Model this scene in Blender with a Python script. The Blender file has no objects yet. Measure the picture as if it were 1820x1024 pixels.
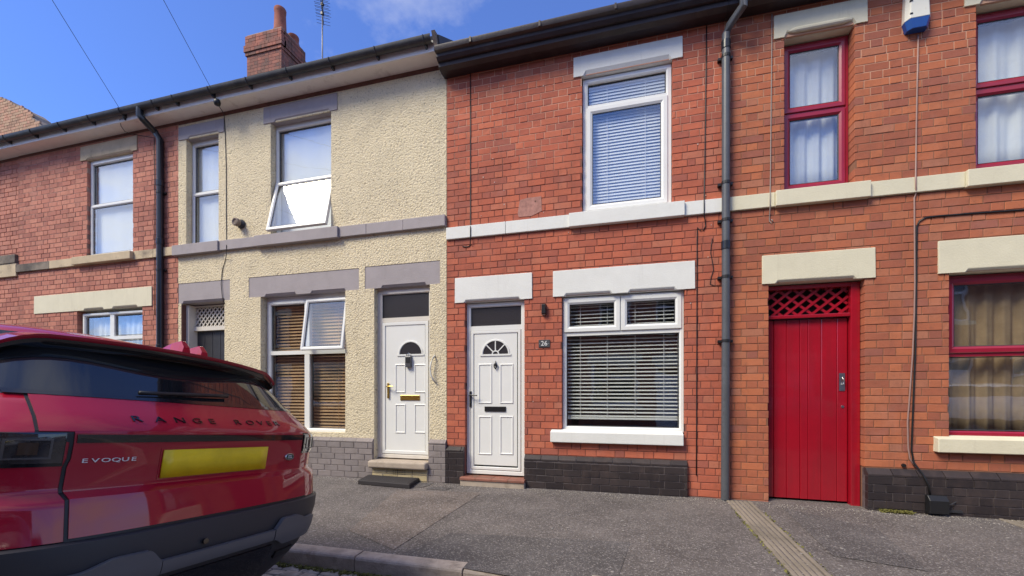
import bpy, bmesh, math, random
from mathutils import Vector, Matrix
random.seed(7)
sc = bpy.context.scene
COL = sc.collection
R = math.radians

# ------------------------------------------------------------------ camera
F, CX, HY, CZ = 750.0, 910.0, 700.0, 1.22      # focal length, principal point and camera height found from the facade's vanishing lines
TH = math.atan(F / 2830.0)
cam = bpy.data.cameras.new('camera'); cam_o = bpy.data.objects.new('camera', cam); COL.objects.link(cam_o)
cam.sensor_width = 36.0; cam.lens = F / 1820 * 36; cam.shift_y = (HY - 512) / 1820
cam.clip_start = 0.05; cam.clip_end = 3000
cam_o.location = (0, 0, CZ); cam_o.rotation_euler = (R(90), 0, TH)
sc.camera = cam_o
# ------------------------------------------------------------------ sky and sun
SUN_EL, SUN_AZ = 47, 222        # degrees; the sun stands high behind the camera, a little to its left
wd = bpy.data.worlds.new('World'); sc.world = wd; wd.use_nodes = True
nt = wd.node_tree; nt.nodes.clear()
def wn(t, **k):
    n = nt.nodes.new(t)
    for a, b in k.items(): setattr(n, a, b)
    return n
sky = wn('ShaderNodeTexSky', sky_type='NISHITA', sun_disc=False, sun_elevation=R(SUN_EL), sun_rotation=R(SUN_AZ),
         air_density=1.0, dust_density=0.3, ozone_density=3.0)
tc = wn('ShaderNodeTexCoord'); sep = wn('ShaderNodeSeparateXYZ'); nt.links.new(tc.outputs['Generated'], sep.inputs[0])
zm = wn('ShaderNodeMath', operation='ADD'); zm.inputs[1].default_value = 0.22; nt.links.new(sep.outputs['Z'], zm.inputs[0])
zx = wn('ShaderNodeMath', operation='MAXIMUM'); zx.inputs[1].default_value = 0.05; nt.links.new(zm.outputs[0], zx.inputs[0])
dv = wn('ShaderNodeVectorMath', operation='DIVIDE'); nt.links.new(tc.outputs['Generated'], dv.inputs[0])
cb = wn('ShaderNodeCombineXYZ')
for i in range(3): nt.links.new(zx.outputs[0], cb.inputs[i])
nt.links.new(cb.outputs[0], dv.inputs[1])
nz = wn('ShaderNodeTexNoise'); nz.inputs['Scale'].default_value = 0.9; nz.inputs['Detail'].default_value = 8; nz.inputs['Roughness'].default_value = 0.58
mp = wn('ShaderNodeMapping'); mp.inputs['Location'].default_value = (21.948, 30.022, 0.0)
nt.links.new(dv.outputs[0], mp.inputs[0]); nt.links.new(mp.outputs[0], nz.inputs['Vector'])
rp = wn('ShaderNodeValToRGB'); rp.color_ramp.elements[0].position = 0.455; rp.color_ramp.elements[1].position = 0.66
rp.color_ramp.elements[0].color = (0.03, 0.03, 0.03, 1); rp.color_ramp.elements[1].color = (0.9, 0.9, 0.9, 1)
nt.links.new(nz.outputs['Fac'], rp.inputs[0])
# deepen the clear sky a little (polarised look of the photograph), clouds white
hs = wn('ShaderNodeMix', data_type='RGBA', blend_type='MULTIPLY'); hs.inputs[0].default_value = 1.0
hs.inputs[7].default_value = (0.62, 0.90, 1.55, 1)
nt.links.new(sky.outputs[0], hs.inputs[6])
mx = wn('ShaderNodeMix', data_type='RGBA'); mx.inputs[7].default_value = (7.2, 7.1, 6.9, 1)
nt.links.new(rp.outputs[0], mx.inputs[0]); nt.links.new(hs.outputs[2], mx.inputs[6])
bg = wn('ShaderNodeBackground'); bg.inputs['Strength'].default_value = 0.13
ow = wn('ShaderNodeOutputWorld')
nt.links.new(mx.outputs[2], bg.inputs[0]); nt.links.new(bg.outputs[0], ow.inputs[0])
sun = bpy.data.lights.new('sun', 'SUN'); sun.energy = 3.6; sun.angle = R(24); sun.color = (1, 0.905, 0.70)
sun_o = bpy.data.objects.new('sun', sun); COL.objects.link(sun_o)
_az = R(SUN_AZ); sd = Vector((math.sin(_az) * math.cos(R(SUN_EL)), math.cos(_az) * math.cos(R(SUN_EL)), math.sin(R(SUN_EL))))
sun_o.rotation_euler = sd.to_track_quat('Z', 'Y').to_euler(); sun_o.location = (0, 0, 30)
sc.view_settings.view_transform = 'Standard'; sc.view_settings.look = 'None'; sc.view_settings.gamma = 1
sc.view_settings.exposure = 0.35; sc.view_settings.use_curve_mapping = False
sc.cycles.max_bounces = 8; sc.cycles.transparent_max_bounces = 16

# ------------------------------------------------------------------ photo pixel -> place
_s, _c = math.sin(TH), math.cos(TH)
FW, RT = Vector((-_s, _c, 0)), Vector((_c, _s, 0))
WY = 5.4                                        # the plane of the house fronts
def ray(x, y): return FW + RT * ((x - CX) / F) + Vector((0, 0, (HY - y) / F))
def W(x, y, Y=WY):
    d = ray(x, y); t = Y / d.y; return t * d.x, CZ + t * d.z
def WX(x, Y=WY): return W(x, 700, Y)[0]
def WZ(x, y, Y=WY): return W(x, y, Y)[1]
def G(x, y, z=0.0):
    d = ray(x, y); t = (z - CZ) / d.z; return t * d.x, t * d.y
def PR(p):
    q = Vector(p) - Vector((0, 0, CZ)); f = q.dot(FW)
    return (CX + F * q.dot(RT) / f, HY - F * q.z / f) if f > 0.05 else (-1e4, -1e4)

# ------------------------------------------------------------------ mesh helpers
class MB:
    def __init__(s): s.v = []; s.f = []; s.m = []
    def vert(s, p): s.v.append(tuple(p)); return len(s.v) - 1
    def face(s, ids, m=0): s.f.append(tuple(ids)); s.m.append(m)
    def poly(s, pts, m=0): s.face([s.vert(p) for p in pts], m)
    def box(s, x0, x1, y0, y1, z0, z1, m=0):
        b = len(s.v)
        for z in (z0, z1):
            for x, y in ((x0, y0), (x1, y0), (x1, y1), (x0, y1)): s.v.append((x, y, z))
        for f in ((3, 2, 1, 0), (4, 5, 6, 7), (0, 1, 5, 4), (1, 2, 6, 5), (2, 3, 7, 6), (3, 0, 4, 7)):
            s.face([b + i for i in f], m)
    def loft(s, rings, closed=True, cap0=False, cap1=False, m=0):
        ids = [[s.vert(p) for p in r] for r in rings]; n = len(ids[0])
        for a, b in zip(ids[:-1], ids[1:]):
            for i in range(n if closed else n - 1):
                j = (i + 1) % n; s.face((a[i], a[j], b[j], b[i]), m)
        if cap0: s.face(ids[0][::-1], m)
        if cap1: s.face(ids[-1], m)
    def tube(s, pts, r, n=8, m=0, caps=True):
        pts = [Vector(p) for p in pts]; rings = []
        ref = Vector((0.31, 0.17, 0.93))
        for i, p in enumerate(pts):
            d = (pts[min(i + 1, len(pts) - 1)] - pts[max(i - 1, 0)]).normalized()
            if abs(d.dot(ref)) > 0.95: ref = Vector((0.93, 0.2, 0.1))
            a = d.cross(ref).normalized(); b = d.cross(a).normalized()
            rr = r[i] if isinstance(r, (list, tuple)) else r
            rings.append([p + (a * math.cos(t) + b * math.sin(t)) * rr for t in [2 * math.pi * k / n for k in range(n)]])
        s.loft(rings, True, caps, caps, m)
    def lathe(s, c, prof, n=20, axis='z', m=0):
        rings = []
        for r, h in prof:
            ring = []
            for k in range(n):
                a = 2 * math.pi * k / n; p = (r * math.cos(a), r * math.sin(a), h)
                if axis == 'y': p = (p[0], p[2], -p[1])
                if axis == 'x': p = (p[2], p[0], p[1])
                ring.append((c[0] + p[0], c[1] + p[1], c[2] + p[2]))
            rings.append(ring)
        s.loft(rings, True, True, True, m)
    def ring(s, x0, x1, z0, z1, prof, m=0):      # mitred frame: prof = (inset, y) points swept round a rectangle
        rings = [[(x0 + d, y, z0 + d), (x1 - d, y, z0 + d), (x1 - d, y, z1 - d), (x0 + d, y, z1 - d)] for d, y in prof]
        s.loft(rings, True, False, False, m)
    def xform(s, M): s.v = [tuple(M @ Vector(p)) for p in s.v]

FR = {}
def build(mb, name, mat, parent=None, smooth=False, fix=True, attr=None):
    xs = [p[0] for p in mb.v]; ys = [p[1] for p in mb.v]; zs = [p[2] for p in mb.v]
    b = Vector(((min(xs) + max(xs)) / 2, (min(ys) + max(ys)) / 2, min(zs)))
    me = bpy.data.meshes.new(name)
    me.from_pydata([(p[0] - b.x, p[1] - b.y, p[2] - b.z) for p in mb.v], [], mb.f)
    for mm in (mat if isinstance(mat, (list, tuple)) else [mat]): me.materials.append(mm)
    if isinstance(mat, (list, tuple)): me.polygons.foreach_set('material_index', mb.m)
    if fix:
        bm = bmesh.new(); bm.from_mesh(me); bmesh.ops.recalc_face_normals(bm, faces=bm.faces[:]); bm.to_mesh(me); bm.free()
    if smooth:
        me.polygons.foreach_set('use_smooth', [True] * len(me.polygons))
        if smooth != True: me.set_sharp_from_angle(angle=R(smooth))
    if attr:
        at = me.attributes.new('rnd', 'FLOAT', 'FACE'); at.data.foreach_set('value', attr)
    o = bpy.data.objects.new(name, me); COL.objects.link(o)
    if parent is not None: o.parent = parent; o.location = b - FR[parent]
    else: o.location = b
    FR[o] = b
    return o
def bevel(o, w, seg=2):
    md = o.modifiers.new('bevel', 'BEVEL'); md.width = w; md.segments = seg; md.limit_method = 'ANGLE'; md.angle_limit = R(40)
    return o
def empty(name, loc, rot=None, frame=None):
    o = bpy.data.objects.new(name, None); COL.objects.link(o); o.location = loc; o.empty_display_size = 0.2
    if rot: o.rotation_euler = rot
    FR[o] = Vector(loc) if frame is None else Vector(frame)
    return o
def tag(o, label, cat, group=None):
    o['label'] = label; o['category'] = cat
    if group: o['group'] = group
    return o
def struct(o): o['kind'] = 'structure'; return o
def stuff(o): o['kind'] = 'stuff'; return o
def copy_tree(o, parent=None):
    c = o.copy(); COL.objects.link(c); c.parent = parent; FR[c] = FR[o]
    for ch in [k for k in list(bpy.data.objects) if k.parent == o]: copy_tree(ch, c)
    return c

# ------------------------------------------------------------------ materials
def mat(name, col=(0.5, 0.5, 0.5), rough=0.6, metal=0.0, var=0.0, vscale=6.0, bump=0.0, bscale=40.0, coat=0.0, spec=0.5, dirt=None, bdist=0.01, **kw):
    m = bpy.data.materials.new(name); m.use_nodes = True
    n = m.node_tree.nodes; l = m.node_tree.links; p = n['Principled BSDF']
    p.inputs['Base Color'].default_value = (*col, 1); p.inputs['Roughness'].default_value = rough
    p.inputs['Metallic'].default_value = metal; p.inputs['Specular IOR Level'].default_value = spec
    if coat: p.inputs['Coat Weight'].default_value = coat; p.inputs['Coat Roughness'].default_value = 0.03
    g = n.new('ShaderNodeNewGeometry')
    last = None
    if var:
        t = n.new('ShaderNodeTexNoise'); t.inputs['Scale'].default_value = vscale; t.inputs['Detail'].default_value = 7; t.inputs['Roughness'].default_value = 0.65
        l.new(g.outputs['Position'], t.inputs['Vector'])
        r = n.new('ShaderNodeValToRGB'); r.color_ramp.elements[0].position = 0.32; r.color_ramp.elements[1].position = 0.68
        r.color_ramp.elements[0].color = (*[max(0, c * (1 - var)) for c in col], 1); r.color_ramp.elements[1].color = (*[min(1, c * (1 + var)) for c in col], 1)
        l.new(t.outputs['Fac'], r.inputs[0]); l.new(r.outputs[0], p.inputs['Base Color']); last = r.outputs[0]
    if dirt:                                     # (colour, scale, low, high)
        t = n.new('ShaderNodeTexNoise'); t.inputs['Scale'].default_value = dirt[1]; t.inputs['Detail'].default_value = 9; t.inputs['Roughness'].default_value = 0.7
        l.new(g.outputs['Position'], t.inputs['Vector'])
        mr = n.new('ShaderNodeMapRange'); mr.inputs[1].default_value = dirt[2]; mr.inputs[2].default_value = dirt[3]; l.new(t.outputs['Fac'], mr.inputs[0])
        x = n.new('ShaderNodeMix'); x.data_type = 'RGBA'; x.inputs[7].default_value = (*dirt[0], 1)
        if last: l.new(last, x.inputs[6])
        else: x.inputs[6].default_value = (*col, 1)
        l.new(mr.outputs[0], x.inputs[0]); l.new(x.outputs[2], p.inputs['Base Color'])
    if bump:
        t = n.new('ShaderNodeTexNoise'); t.inputs['Scale'].default_value = bscale; t.inputs['Detail'].default_value = 6
        l.new(g.outputs['Position'], t.inputs['Vector'])
        b = n.new('ShaderNodeBump'); b.inputs['Strength'].default_value = bump; b.inputs['Distance'].default_value = bdist
        l.new(t.outputs['Fac'], b.inputs['Height']); l.new(b.outputs[0], p.inputs['Normal'])
    return m

def streaks(m, col, k, lo=0.55, hi=0.8, sx=5.0, sz=0.45):
    n = m.node_tree.nodes; l = m.node_tree.links; p = n['Principled BSDF']; src = p.inputs['Base Color'].links[0].from_socket
    g = n.new('ShaderNodeNewGeometry'); mpn = n.new('ShaderNodeMapping'); mpn.inputs['Scale'].default_value = (sx, sx, sz); l.new(g.outputs['Position'], mpn.inputs[0])
    t = n.new('ShaderNodeTexNoise'); t.inputs['Scale'].default_value = 1.6; t.inputs['Detail'].default_value = 8; t.inputs['Roughness'].default_value = 0.7; l.new(mpn.outputs[0], t.inputs['Vector'])
    mr = n.new('ShaderNodeMapRange'); mr.inputs[1].default_value = lo; mr.inputs[2].default_value = hi; mr.inputs[4].default_value = k; l.new(t.outputs['Fac'], mr.inputs[0])
    x = n.new('ShaderNodeMix'); x.data_type = 'RGBA'; x.inputs[7].default_value = (*col, 1); l.new(mr.outputs[0], x.inputs[0]); l.new(src, x.inputs[6]); l.new(x.outputs[2], p.inputs['Base Color'])
    return m
def brick_mat(name, stops, stain=(0.10, 0.05, 0.04), bloom=(0.45, 0.25, 0.2), paint=None):
    m = bpy.data.materials.new(name); m.use_nodes = True
    n = m.node_tree.nodes; l = m.node_tree.links; p = n['Principled BSDF']
    oi = n.new('ShaderNodeObjectInfo'); at = n.new('ShaderNodeAttribute'); at.attribute_name = 'rnd'
    ad = n.new('ShaderNodeMath'); ad.operation = 'ADD'; l.new(oi.outputs['Random'], ad.inputs[0]); l.new(at.outputs['Fac'], ad.inputs[1])
    fr = n.new('ShaderNodeMath'); fr.operation = 'FRACT'; l.new(ad.outputs[0], fr.inputs[0])
    r = n.new('ShaderNodeValToRGB'); l.new(fr.outputs[0], r.inputs[0])
    while len(r.color_ramp.elements) < len(stops): r.color_ramp.elements.new(0.5)
    for e, (pos, c) in zip(r.color_ramp.elements, stops): e.position = pos; e.color = (*c, 1)
    g = n.new('ShaderNodeNewGeometry')
    def noise(scale, lo, hi, detail=8):
        t = n.new('ShaderNodeTexNoise'); t.inputs['Scale'].default_value = scale; t.inputs['Detail'].default_value = detail; t.inputs['Roughness'].default_value = 0.68
        l.new(g.outputs['Position'], t.inputs['Vector'])
        mr = n.new('ShaderNodeMapRange'); mr.inputs[1].default_value = lo; mr.inputs[2].default_value = hi; l.new(t.outputs['Fac'], mr.inputs[0]); return mr.outputs[0], t
    def mixc(a, fac, col, k):
        mm = n.new('ShaderNodeMath'); mm.operation = 'MULTIPLY'; l.new(fac, mm.inputs[0]); mm.inputs[1].default_value = k
        x = n.new('ShaderNodeMix'); x.data_type = 'RGBA'; l.new(mm.outputs[0], x.inputs[0]); l.new(a, x.inputs[6]); x.inputs[7].default_value = (*col, 1); return x.outputs[2]
    f1, _ = noise(1.1, 0.45, 0.75); f2, _ = noise(26, 0.52, 0.72); f3, t3 = noise(120, 0.3, 0.7); f4, _ = noise(2.3, 0.55, 0.8)
    c = mixc(r.outputs[0], f1, stain, 0.28)
    c = mixc(c, f4, bloom, 0.30)
    c = mixc(c, f2, stain, 0.30)
    c = mixc(c, f3, bloom, 0.16)
    l.new(c, p.inputs['Base Color'])
    p.inputs['Roughness'].default_value = 0.85 if not paint else paint
    p.inputs['Specular IOR Level'].default_value = 0.3
    b = n.new('ShaderNodeBump'); b.inputs['Strength'].default_value = 0.6; b.inputs['Distance'].default_value = 0.004
    l.new(t3.outputs['Fac'], b.inputs['Height']); l.new(b.outputs[0], p.inputs['Normal'])
    return m

def mortar_mat(name, dark, pale, z0, z1):        # old dark pointing low down, pale repointing high up
    m = bpy.data.materials.new(name); m.use_nodes = True
    n = m.node_tree.nodes; l = m.node_tree.links; p = n['Principled BSDF']
    g = n.new('ShaderNodeNewGeometry'); sp = n.new('ShaderNodeSeparateXYZ'); l.new(g.outputs['Position'], sp.inputs[0])
    t = n.new('ShaderNodeTexNoise'); t.inputs['Scale'].default_value = 1.7; t.inputs['Detail'].default_value = 5; l.new(g.outputs['Position'], t.inputs['Vector'])
    a = n.new('ShaderNodeMath'); a.operation = 'MULTIPLY_ADD'; l.new(t.outputs['Fac'], a.inputs[0]); a.inputs[1].default_value = 1.6; l.new(sp.outputs['Z'], a.inputs[2])
    mr = n.new('ShaderNodeMapRange'); mr.inputs[1].default_value = z0 + 0.8; mr.inputs[2].default_value = z1 + 0.8; l.new(a.outputs[0], mr.inputs[0])
    x = n.new('ShaderNodeMix'); x.data_type = 'RGBA'; x.inputs[6].default_value = (*dark, 1); x.inputs[7].default_value = (*pale, 1)
    l.new(mr.outputs[0], x.inputs[0]); l.new(x.outputs[2], p.inputs['Base Color']); p.inputs['Roughness'].default_value = 0.95
    return m

def glass_mat(name, tint=(0.95, 0.97, 0.97), boost=1.0):
    m = bpy.data.materials.new(name); m.use_nodes = True
    n = m.node_tree.nodes; l = m.node_tree.links; n.remove(n['Principled BSDF'])
    tr = n.new('ShaderNodeBsdfTransparent'); tr.inputs[0].default_value = (*tint, 1)
    gl = n.new('ShaderNodeBsdfGlossy'); gl.inputs['Roughness'].default_value = 0.015; gl.inputs[0].default_value = (1, 1, 1, 1)
    gm = n.new('ShaderNodeNewGeometry'); dt = n.new('ShaderNodeVectorMath'); dt.operation = 'DOT_PRODUCT'; l.new(gm.outputs['Incoming'], dt.inputs[0]); l.new(gm.outputs['Normal'], dt.inputs[1])
    ab_ = n.new('ShaderNodeMath'); ab_.operation = 'ABSOLUTE'; l.new(dt.outputs['Value'], ab_.inputs[0])
    om = n.new('ShaderNodeMath'); om.operation = 'SUBTRACT'; om.inputs[0].default_value = 1.0; l.new(ab_.outputs[0], om.inputs[1])
    pw_ = n.new('ShaderNodeMath'); pw_.operation = 'POWER'; pw_.inputs[1].default_value = 5.0; l.new(om.outputs[0], pw_.inputs[0])
    fz = n.new('ShaderNodeMath'); fz.operation = 'MULTIPLY_ADD'; fz.inputs[1].default_value = 0.96; fz.inputs[2].default_value = 0.045; l.new(pw_.outputs[0], fz.inputs[0])   # Schlick, alike from both faces of the pane
    # old panes are never quite flat
    g = n.new('ShaderNodeNewGeometry'); t = n.new('ShaderNodeTexNoise'); t.inputs['Scale'].default_value = 2.2; t.inputs['Detail'].default_value = 2
    l.new(g.outputs['Position'], t.inputs['Vector'])
    b = n.new('ShaderNodeBump'); b.inputs['Strength'].default_value = 0.25; b.inputs['Distance'].default_value = 0.008; l.new(t.outputs['Fac'], b.inputs['Height'])
    l.new(b.outputs[0], gl.inputs['Normal'])
    mu = n.new('ShaderNodeMath'); mu.operation = 'MULTIPLY'; mu.use_clamp = True; mu.inputs[1].default_value = boost; l.new(fz.outputs[0], mu.inputs[0])
    mx = n.new('ShaderNodeMixShader'); l.new(mu.outputs[0], mx.inputs[0]); l.new(tr.outputs[0], mx.inputs[1]); l.new(gl.outputs[0], mx.inputs[2])
    l.new(mx.outputs[0], n['Material Output'].inputs[0])
    return m

M = {}
M['brick26'] = brick_mat('red brick', [(0, (0.354, 0.100, 0.068)), (0.15, (0.396, 0.099, 0.057)), (0.5, (0.475, 0.116, 0.060)), (0.85, (0.541, 0.142, 0.072)), (1, (0.449, 0.152, 0.090))])
M['brickR'] = brick_mat('orange red brick', [(0, (0.323, 0.104, 0.069)), (0.15, (0.347, 0.100, 0.053)), (0.5, (0.419, 0.120, 0.056)), (0.85, (0.502, 0.153, 0.063)), (1, (0.407, 0.156, 0.090))])
M['brickL'] = brick_mat('pinkish brick', [(0, (0.366, 0.134, 0.098)), (0.4, (0.488, 0.183, 0.128)), (0.8, (0.561, 0.232, 0.159)), (1, (0.439, 0.183, 0.134))])
M['brickF'] = brick_mat('weathered buff brick', [(0, (0.34, 0.19, 0.12)), (0.5, (0.48, 0.32, 0.2)), (1, (0.52, 0.26, 0.17))])
M['brickblack'] = brick_mat('black painted brick', [(0, (0.022, 0.018, 0.020)), (0.5, (0.030, 0.025, 0.027)), (1, (0.045, 0.036, 0.037))], stain=(0.02, 0.016, 0.015), bloom=(0.09, 0.06, 0.055), paint=0.5)
M['brickgrey'] = brick_mat('grey painted brick', [(0, (0.21, 0.185, 0.18)), (0.5, (0.235, 0.205, 0.20)), (1, (0.26, 0.225, 0.215))], stain=(0.16, 0.13, 0.11), bloom=(0.36, 0.31, 0.29), paint=0.7)
for k_ in ('brick26', 'brickR', 'brickL'): streaks(M[k_], (0.16, 0.07, 0.05), 0.5, 0.52, 0.80, 3.0, 0.5)
streaks(M['brickblack'], (0.10, 0.07, 0.06), 0.5, 0.5, 0.75, 4, 1.5); streaks(M['brickgrey'], (0.14, 0.12, 0.10), 0.6, 0.48, 0.75, 4, 1.2)
M['mort26'] = mortar_mat('mortar', (0.21, 0.075, 0.054), (0.60, 0.34, 0.24), 4.1, 4.8)
M['mortR'] = mortar_mat('mortar right', (0.24, 0.11, 0.065), (0.56, 0.33, 0.22), 4.1, 4.9)
M['mortL'] = mortar_mat('mortar left', (0.20, 0.12, 0.10), (0.42, 0.26, 0.2), 3.8, 5.2)
M['mortchim'] = mat('pale chimney mortar', (0.52, 0.40, 0.33), 0.95, var=0.3, vscale=5)
M['brickC'] = brick_mat('sooty chimney brick', [(0, (0.17, 0.075, 0.06)), (0.5, (0.31, 0.095, 0.065)), (1, (0.38, 0.13, 0.085))], stain=(0.09, 0.06, 0.05), bloom=(0.40, 0.27, 0.22)); streaks(M['brickC'], (0.11, 0.075, 0.06), 0.7, 0.42, 0.62, 2.0, 1.0)
M['mortblack'] = mat('painted joint', (0.105, 0.088, 0.088), 0.6, var=0.5, vscale=9)
M['mortgrey'] = mat('grey painted joint', (0.22, 0.19, 0.18), 0.8, var=0.3, vscale=9)
def render_mat():
    m = mat('cream roughcast render', (0.80, 0.69, 0.47), 0.92, var=0.06, vscale=3.0, dirt=((0.56, 0.48, 0.34), 1.3, 0.55, 0.85))
    n = m.node_tree.nodes; l = m.node_tree.links; p = n['Principled BSDF']
    g = n.new('ShaderNodeNewGeometry')
    t = n.new('ShaderNodeTexNoise'); t.inputs['Scale'].default_value = 44; t.inputs['Detail'].default_value = 7; t.inputs['Roughness'].default_value = 0.7; t.inputs['Distortion'].default_value = 1.2
    l.new(g.outputs['Position'], t.inputs['Vector'])
    v = n.new('ShaderNodeTexVoronoi'); v.inputs['Scale'].default_value = 36; l.new(g.outputs['Position'], v.inputs['Vector'])
    a = n.new('ShaderNodeMath'); a.operation = 'MULTIPLY_ADD'; l.new(v.outputs['Distance'], a.inputs[0]); a.inputs[1].default_value = -0.5; l.new(t.outputs['Fac'], a.inputs[2])
    b = n.new('ShaderNodeBump'); b.inputs['Strength'].default_value = 1.0; b.inputs['Distance'].default_value = 0.022
    l.new(a.outputs[0], b.inputs['Height']); l.new(b.outputs[0], p.inputs['Normal'])
    # pits collect dirt
    src = p.inputs['Base Color'].links[0].from_socket
    mr = n.new('ShaderNodeMapRange'); mr.inputs[1].default_value = 0.14; mr.inputs[2].default_value = 0.0; mr.inputs[3].default_value = 0.0; mr.inputs[4].default_value = 0.6
    l.new(a.outputs[0], mr.inputs[0])
    x = n.new('ShaderNodeMix'); x.data_type = 'RGBA'; x.inputs[7].default_value = (0.26, 0.21, 0.14, 1); l.new(mr.outputs[0], x.inputs[0]); l.new(src, x.inputs[6]); l.new(x.outputs[2], p.inputs['Base Color'])
    return m
M['render'] = render_mat()
M['white'] = mat('white masonry paint', (0.73, 0.735, 0.695), 0.75, var=0.04, vscale=4, bump=0.25, bscale=60, dirt=((0.5, 0.47, 0.44), 6, 0.66, 0.85))
M['cream'] = mat('cream masonry paint', (0.68, 0.635, 0.47), 0.7, var=0.05, vscale=4, bump=0.25, bscale=60, dirt=((0.45, 0.38, 0.24), 5, 0.66, 0.85))
M['greyp'] = mat('lilac grey masonry paint', (0.335, 0.30, 0.305), 0.75, var=0.07, vscale=4, bump=0.25, bscale=60, dirt=((0.2, 0.17, 0.16), 5, 0.64, 0.85))
for k_, c_ in (('white', (0.46, 0.43, 0.39)), ('cream', (0.42, 0.36, 0.25)), ('greyp', (0.20, 0.17, 0.16))): streaks(M[k_], c_, 0.45, 0.56, 0.85, 9, 0.9)
streaks(M['render'], (0.46, 0.40, 0.30), 0.55, 0.54, 0.85, 4.5, 0.35)
M['stone'] = mat('buff sandstone', (0.52, 0.42, 0.28), 0.9, var=0.15, vscale=3, bump=0.4, bscale=50, dirt=((0.14, 0.11, 0.09), 2.4, 0.52, 0.72))
M['stonedark'] = mat('blackened sandstone', (0.20, 0.165, 0.13), 0.9, var=0.35, vscale=3, bump=0.4, bscale=50, dirt=((0.07, 0.06, 0.055), 2.0, 0.45, 0.65))
M['upvc'] = mat('white plastic', (0.76, 0.765, 0.735), 0.28, var=0.025, vscale=3, dirt=((0.55, 0.52, 0.48), 9, 0.68, 0.9))
M['upvccream'] = mat('cream painted frame', (0.66, 0.62, 0.55), 0.5, var=0.06, dirt=((0.4, 0.35, 0.3), 7, 0.62, 0.85))
M['redframe'] = mat('dark red gloss frame', (0.30, 0.011, 0.032), 0.28, var=0.08, vscale=4, coat=0.3)
M['purple'] = mat('purple sill', (0.20, 0.035, 0.08), 0.45, var=0.1)
M['redgloss'] = mat('red gloss paint', (0.34, 0.006, 0.018), 0.22, var=0.12, vscale=1.6, bump=0.12, bscale=18, coat=0.5, dirt=((0.20, 0.02, 0.02), 3, 0.6, 0.85))
streaks(M['redgloss'], (0.20, 0.012, 0.02), 0.6, 0.48, 0.75, 7, 0.5)
M['gasket'] = mat('black rubber gasket', (0.03, 0.03, 0.032), 0.6)
M['black'] = mat('black plastic', (0.012, 0.012, 0.013), 0.45)
M['blackmetal'] = mat('black painted metal', (0.014, 0.014, 0.016), 0.35, dirt=((0.06, 0.05, 0.045), 20, 0.6, 0.8))
M['pipe'] = mat('grey plastic pipe', (0.085, 0.09, 0.10), 0.4, var=0.12, vscale=5, dirt=((0.05, 0.045, 0.045), 14, 0.58, 0.8))
M['pipeblack'] = mat('black plastic pipe', (0.016, 0.019, 0.025), 0.3, var=0.2, vscale=5)
M['gutterbrown'] = mat('dark brown painted timber', (0.028, 0.019, 0.021), 0.5, var=0.3, vscale=3, bump=0.2, bscale=30, dirt=((0.075, 0.06, 0.05), 4, 0.56, 0.8))
M['guttergrey'] = mat('weathered black gutter', (0.040, 0.040, 0.042), 0.45, var=0.35, vscale=5, dirt=((0.11, 0.105, 0.085), 4, 0.52, 0.8))
M['fascia'] = mat('white timber fascia', (0.82, 0.80, 0.77), 0.6, var=0.05, dirt=((0.45, 0.38, 0.34), 5, 0.60, 0.85))
M['soffit'] = mat('painted soffit', (0.88, 0.83, 0.785), 0.8, var=0.04, dirt=((0.38, 0.32, 0.29), 3, 0.55, 0.85))
M['timberdark'] = mat('dark wall plate', (0.15, 0.065, 0.05), 0.85, var=0.3)
M['slate'] = mat('roof slate', (0.07, 0.07, 0.078), 0.7, var=0.3, vscale=5, bump=0.3, bscale=14)
M['terracotta'] = mat('terracotta', (0.29, 0.088, 0.055), 0.85, var=0.25, vscale=7, bump=0.3, bscale=40, dirt=((0.11, 0.07, 0.06), 5, 0.55, 0.75))
M['cement'] = mat('cement', (0.25, 0.20, 0.165), 0.95, var=0.25, vscale=8, bump=0.5, bscale=50)
M['glass'] = glass_mat('window glass', boost=2.6)
M['glassobs'] = mat('obscured dark glass', (0.035, 0.032, 0.036), 0.18, bump=0.6, bscale=120, bdist=0.004)
M['net'] = mat('white net curtain', (0.78, 0.79, 0.79), 0.9, var=0.03, vscale=20)
M['nightblind'] = mat('white roller blind', (0.88, 0.88, 0.86), 0.8, var=0.03, vscale=1.5)
M['blind'] = mat('white blind slat', (0.90, 0.88, 0.84), 0.5)
M['woodblind'] = mat('brown wooden slat', (0.50, 0.28, 0.12), 0.55, var=0.25, vscale=5)
M['beige'] = mat('beige curtain cloth', (0.40, 0.28, 0.165), 0.9, var=0.15, vscale=9)
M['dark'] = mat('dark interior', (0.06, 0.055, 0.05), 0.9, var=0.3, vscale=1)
M['brass'] = mat('brass', (0.62, 0.42, 0.10), 0.3, metal=1.0)
M['chrome'] = mat('brushed steel', (0.62, 0.62, 0.62), 0.28, metal=1.0)
M['slategrey'] = mat('slate plaque', (0.05, 0.052, 0.058), 0.5, var=0.3, vscale=30)
M['letter'] = mat('white lettering', (0.75, 0.75, 0.73), 0.5)
M['blue'] = mat('blue plastic', (0.01, 0.07, 0.30), 0.35)
M['plasticw'] = mat('off white plastic', (0.70, 0.69, 0.61), 0.4, dirt=((0.45, 0.4, 0.3), 12, 0.62, 0.85))
M['rubber'] = mat('black rubber', (0.022, 0.018, 0.019), 0.75, bump=0.4, bscale=60)
M['steptile'] = mat('red quarry tile', (0.24, 0.092, 0.062), 0.7, var=0.25, vscale=9, dirt=((0.13, 0.10, 0.07), 6, 0.52, 0.72))
M['stepstone'] = mat('worn stone step', (0.40, 0.33, 0.26), 0.85, var=0.12, bump=0.3, dirt=((0.22, 0.17, 0.13), 5, 0.55, 0.75))
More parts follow.
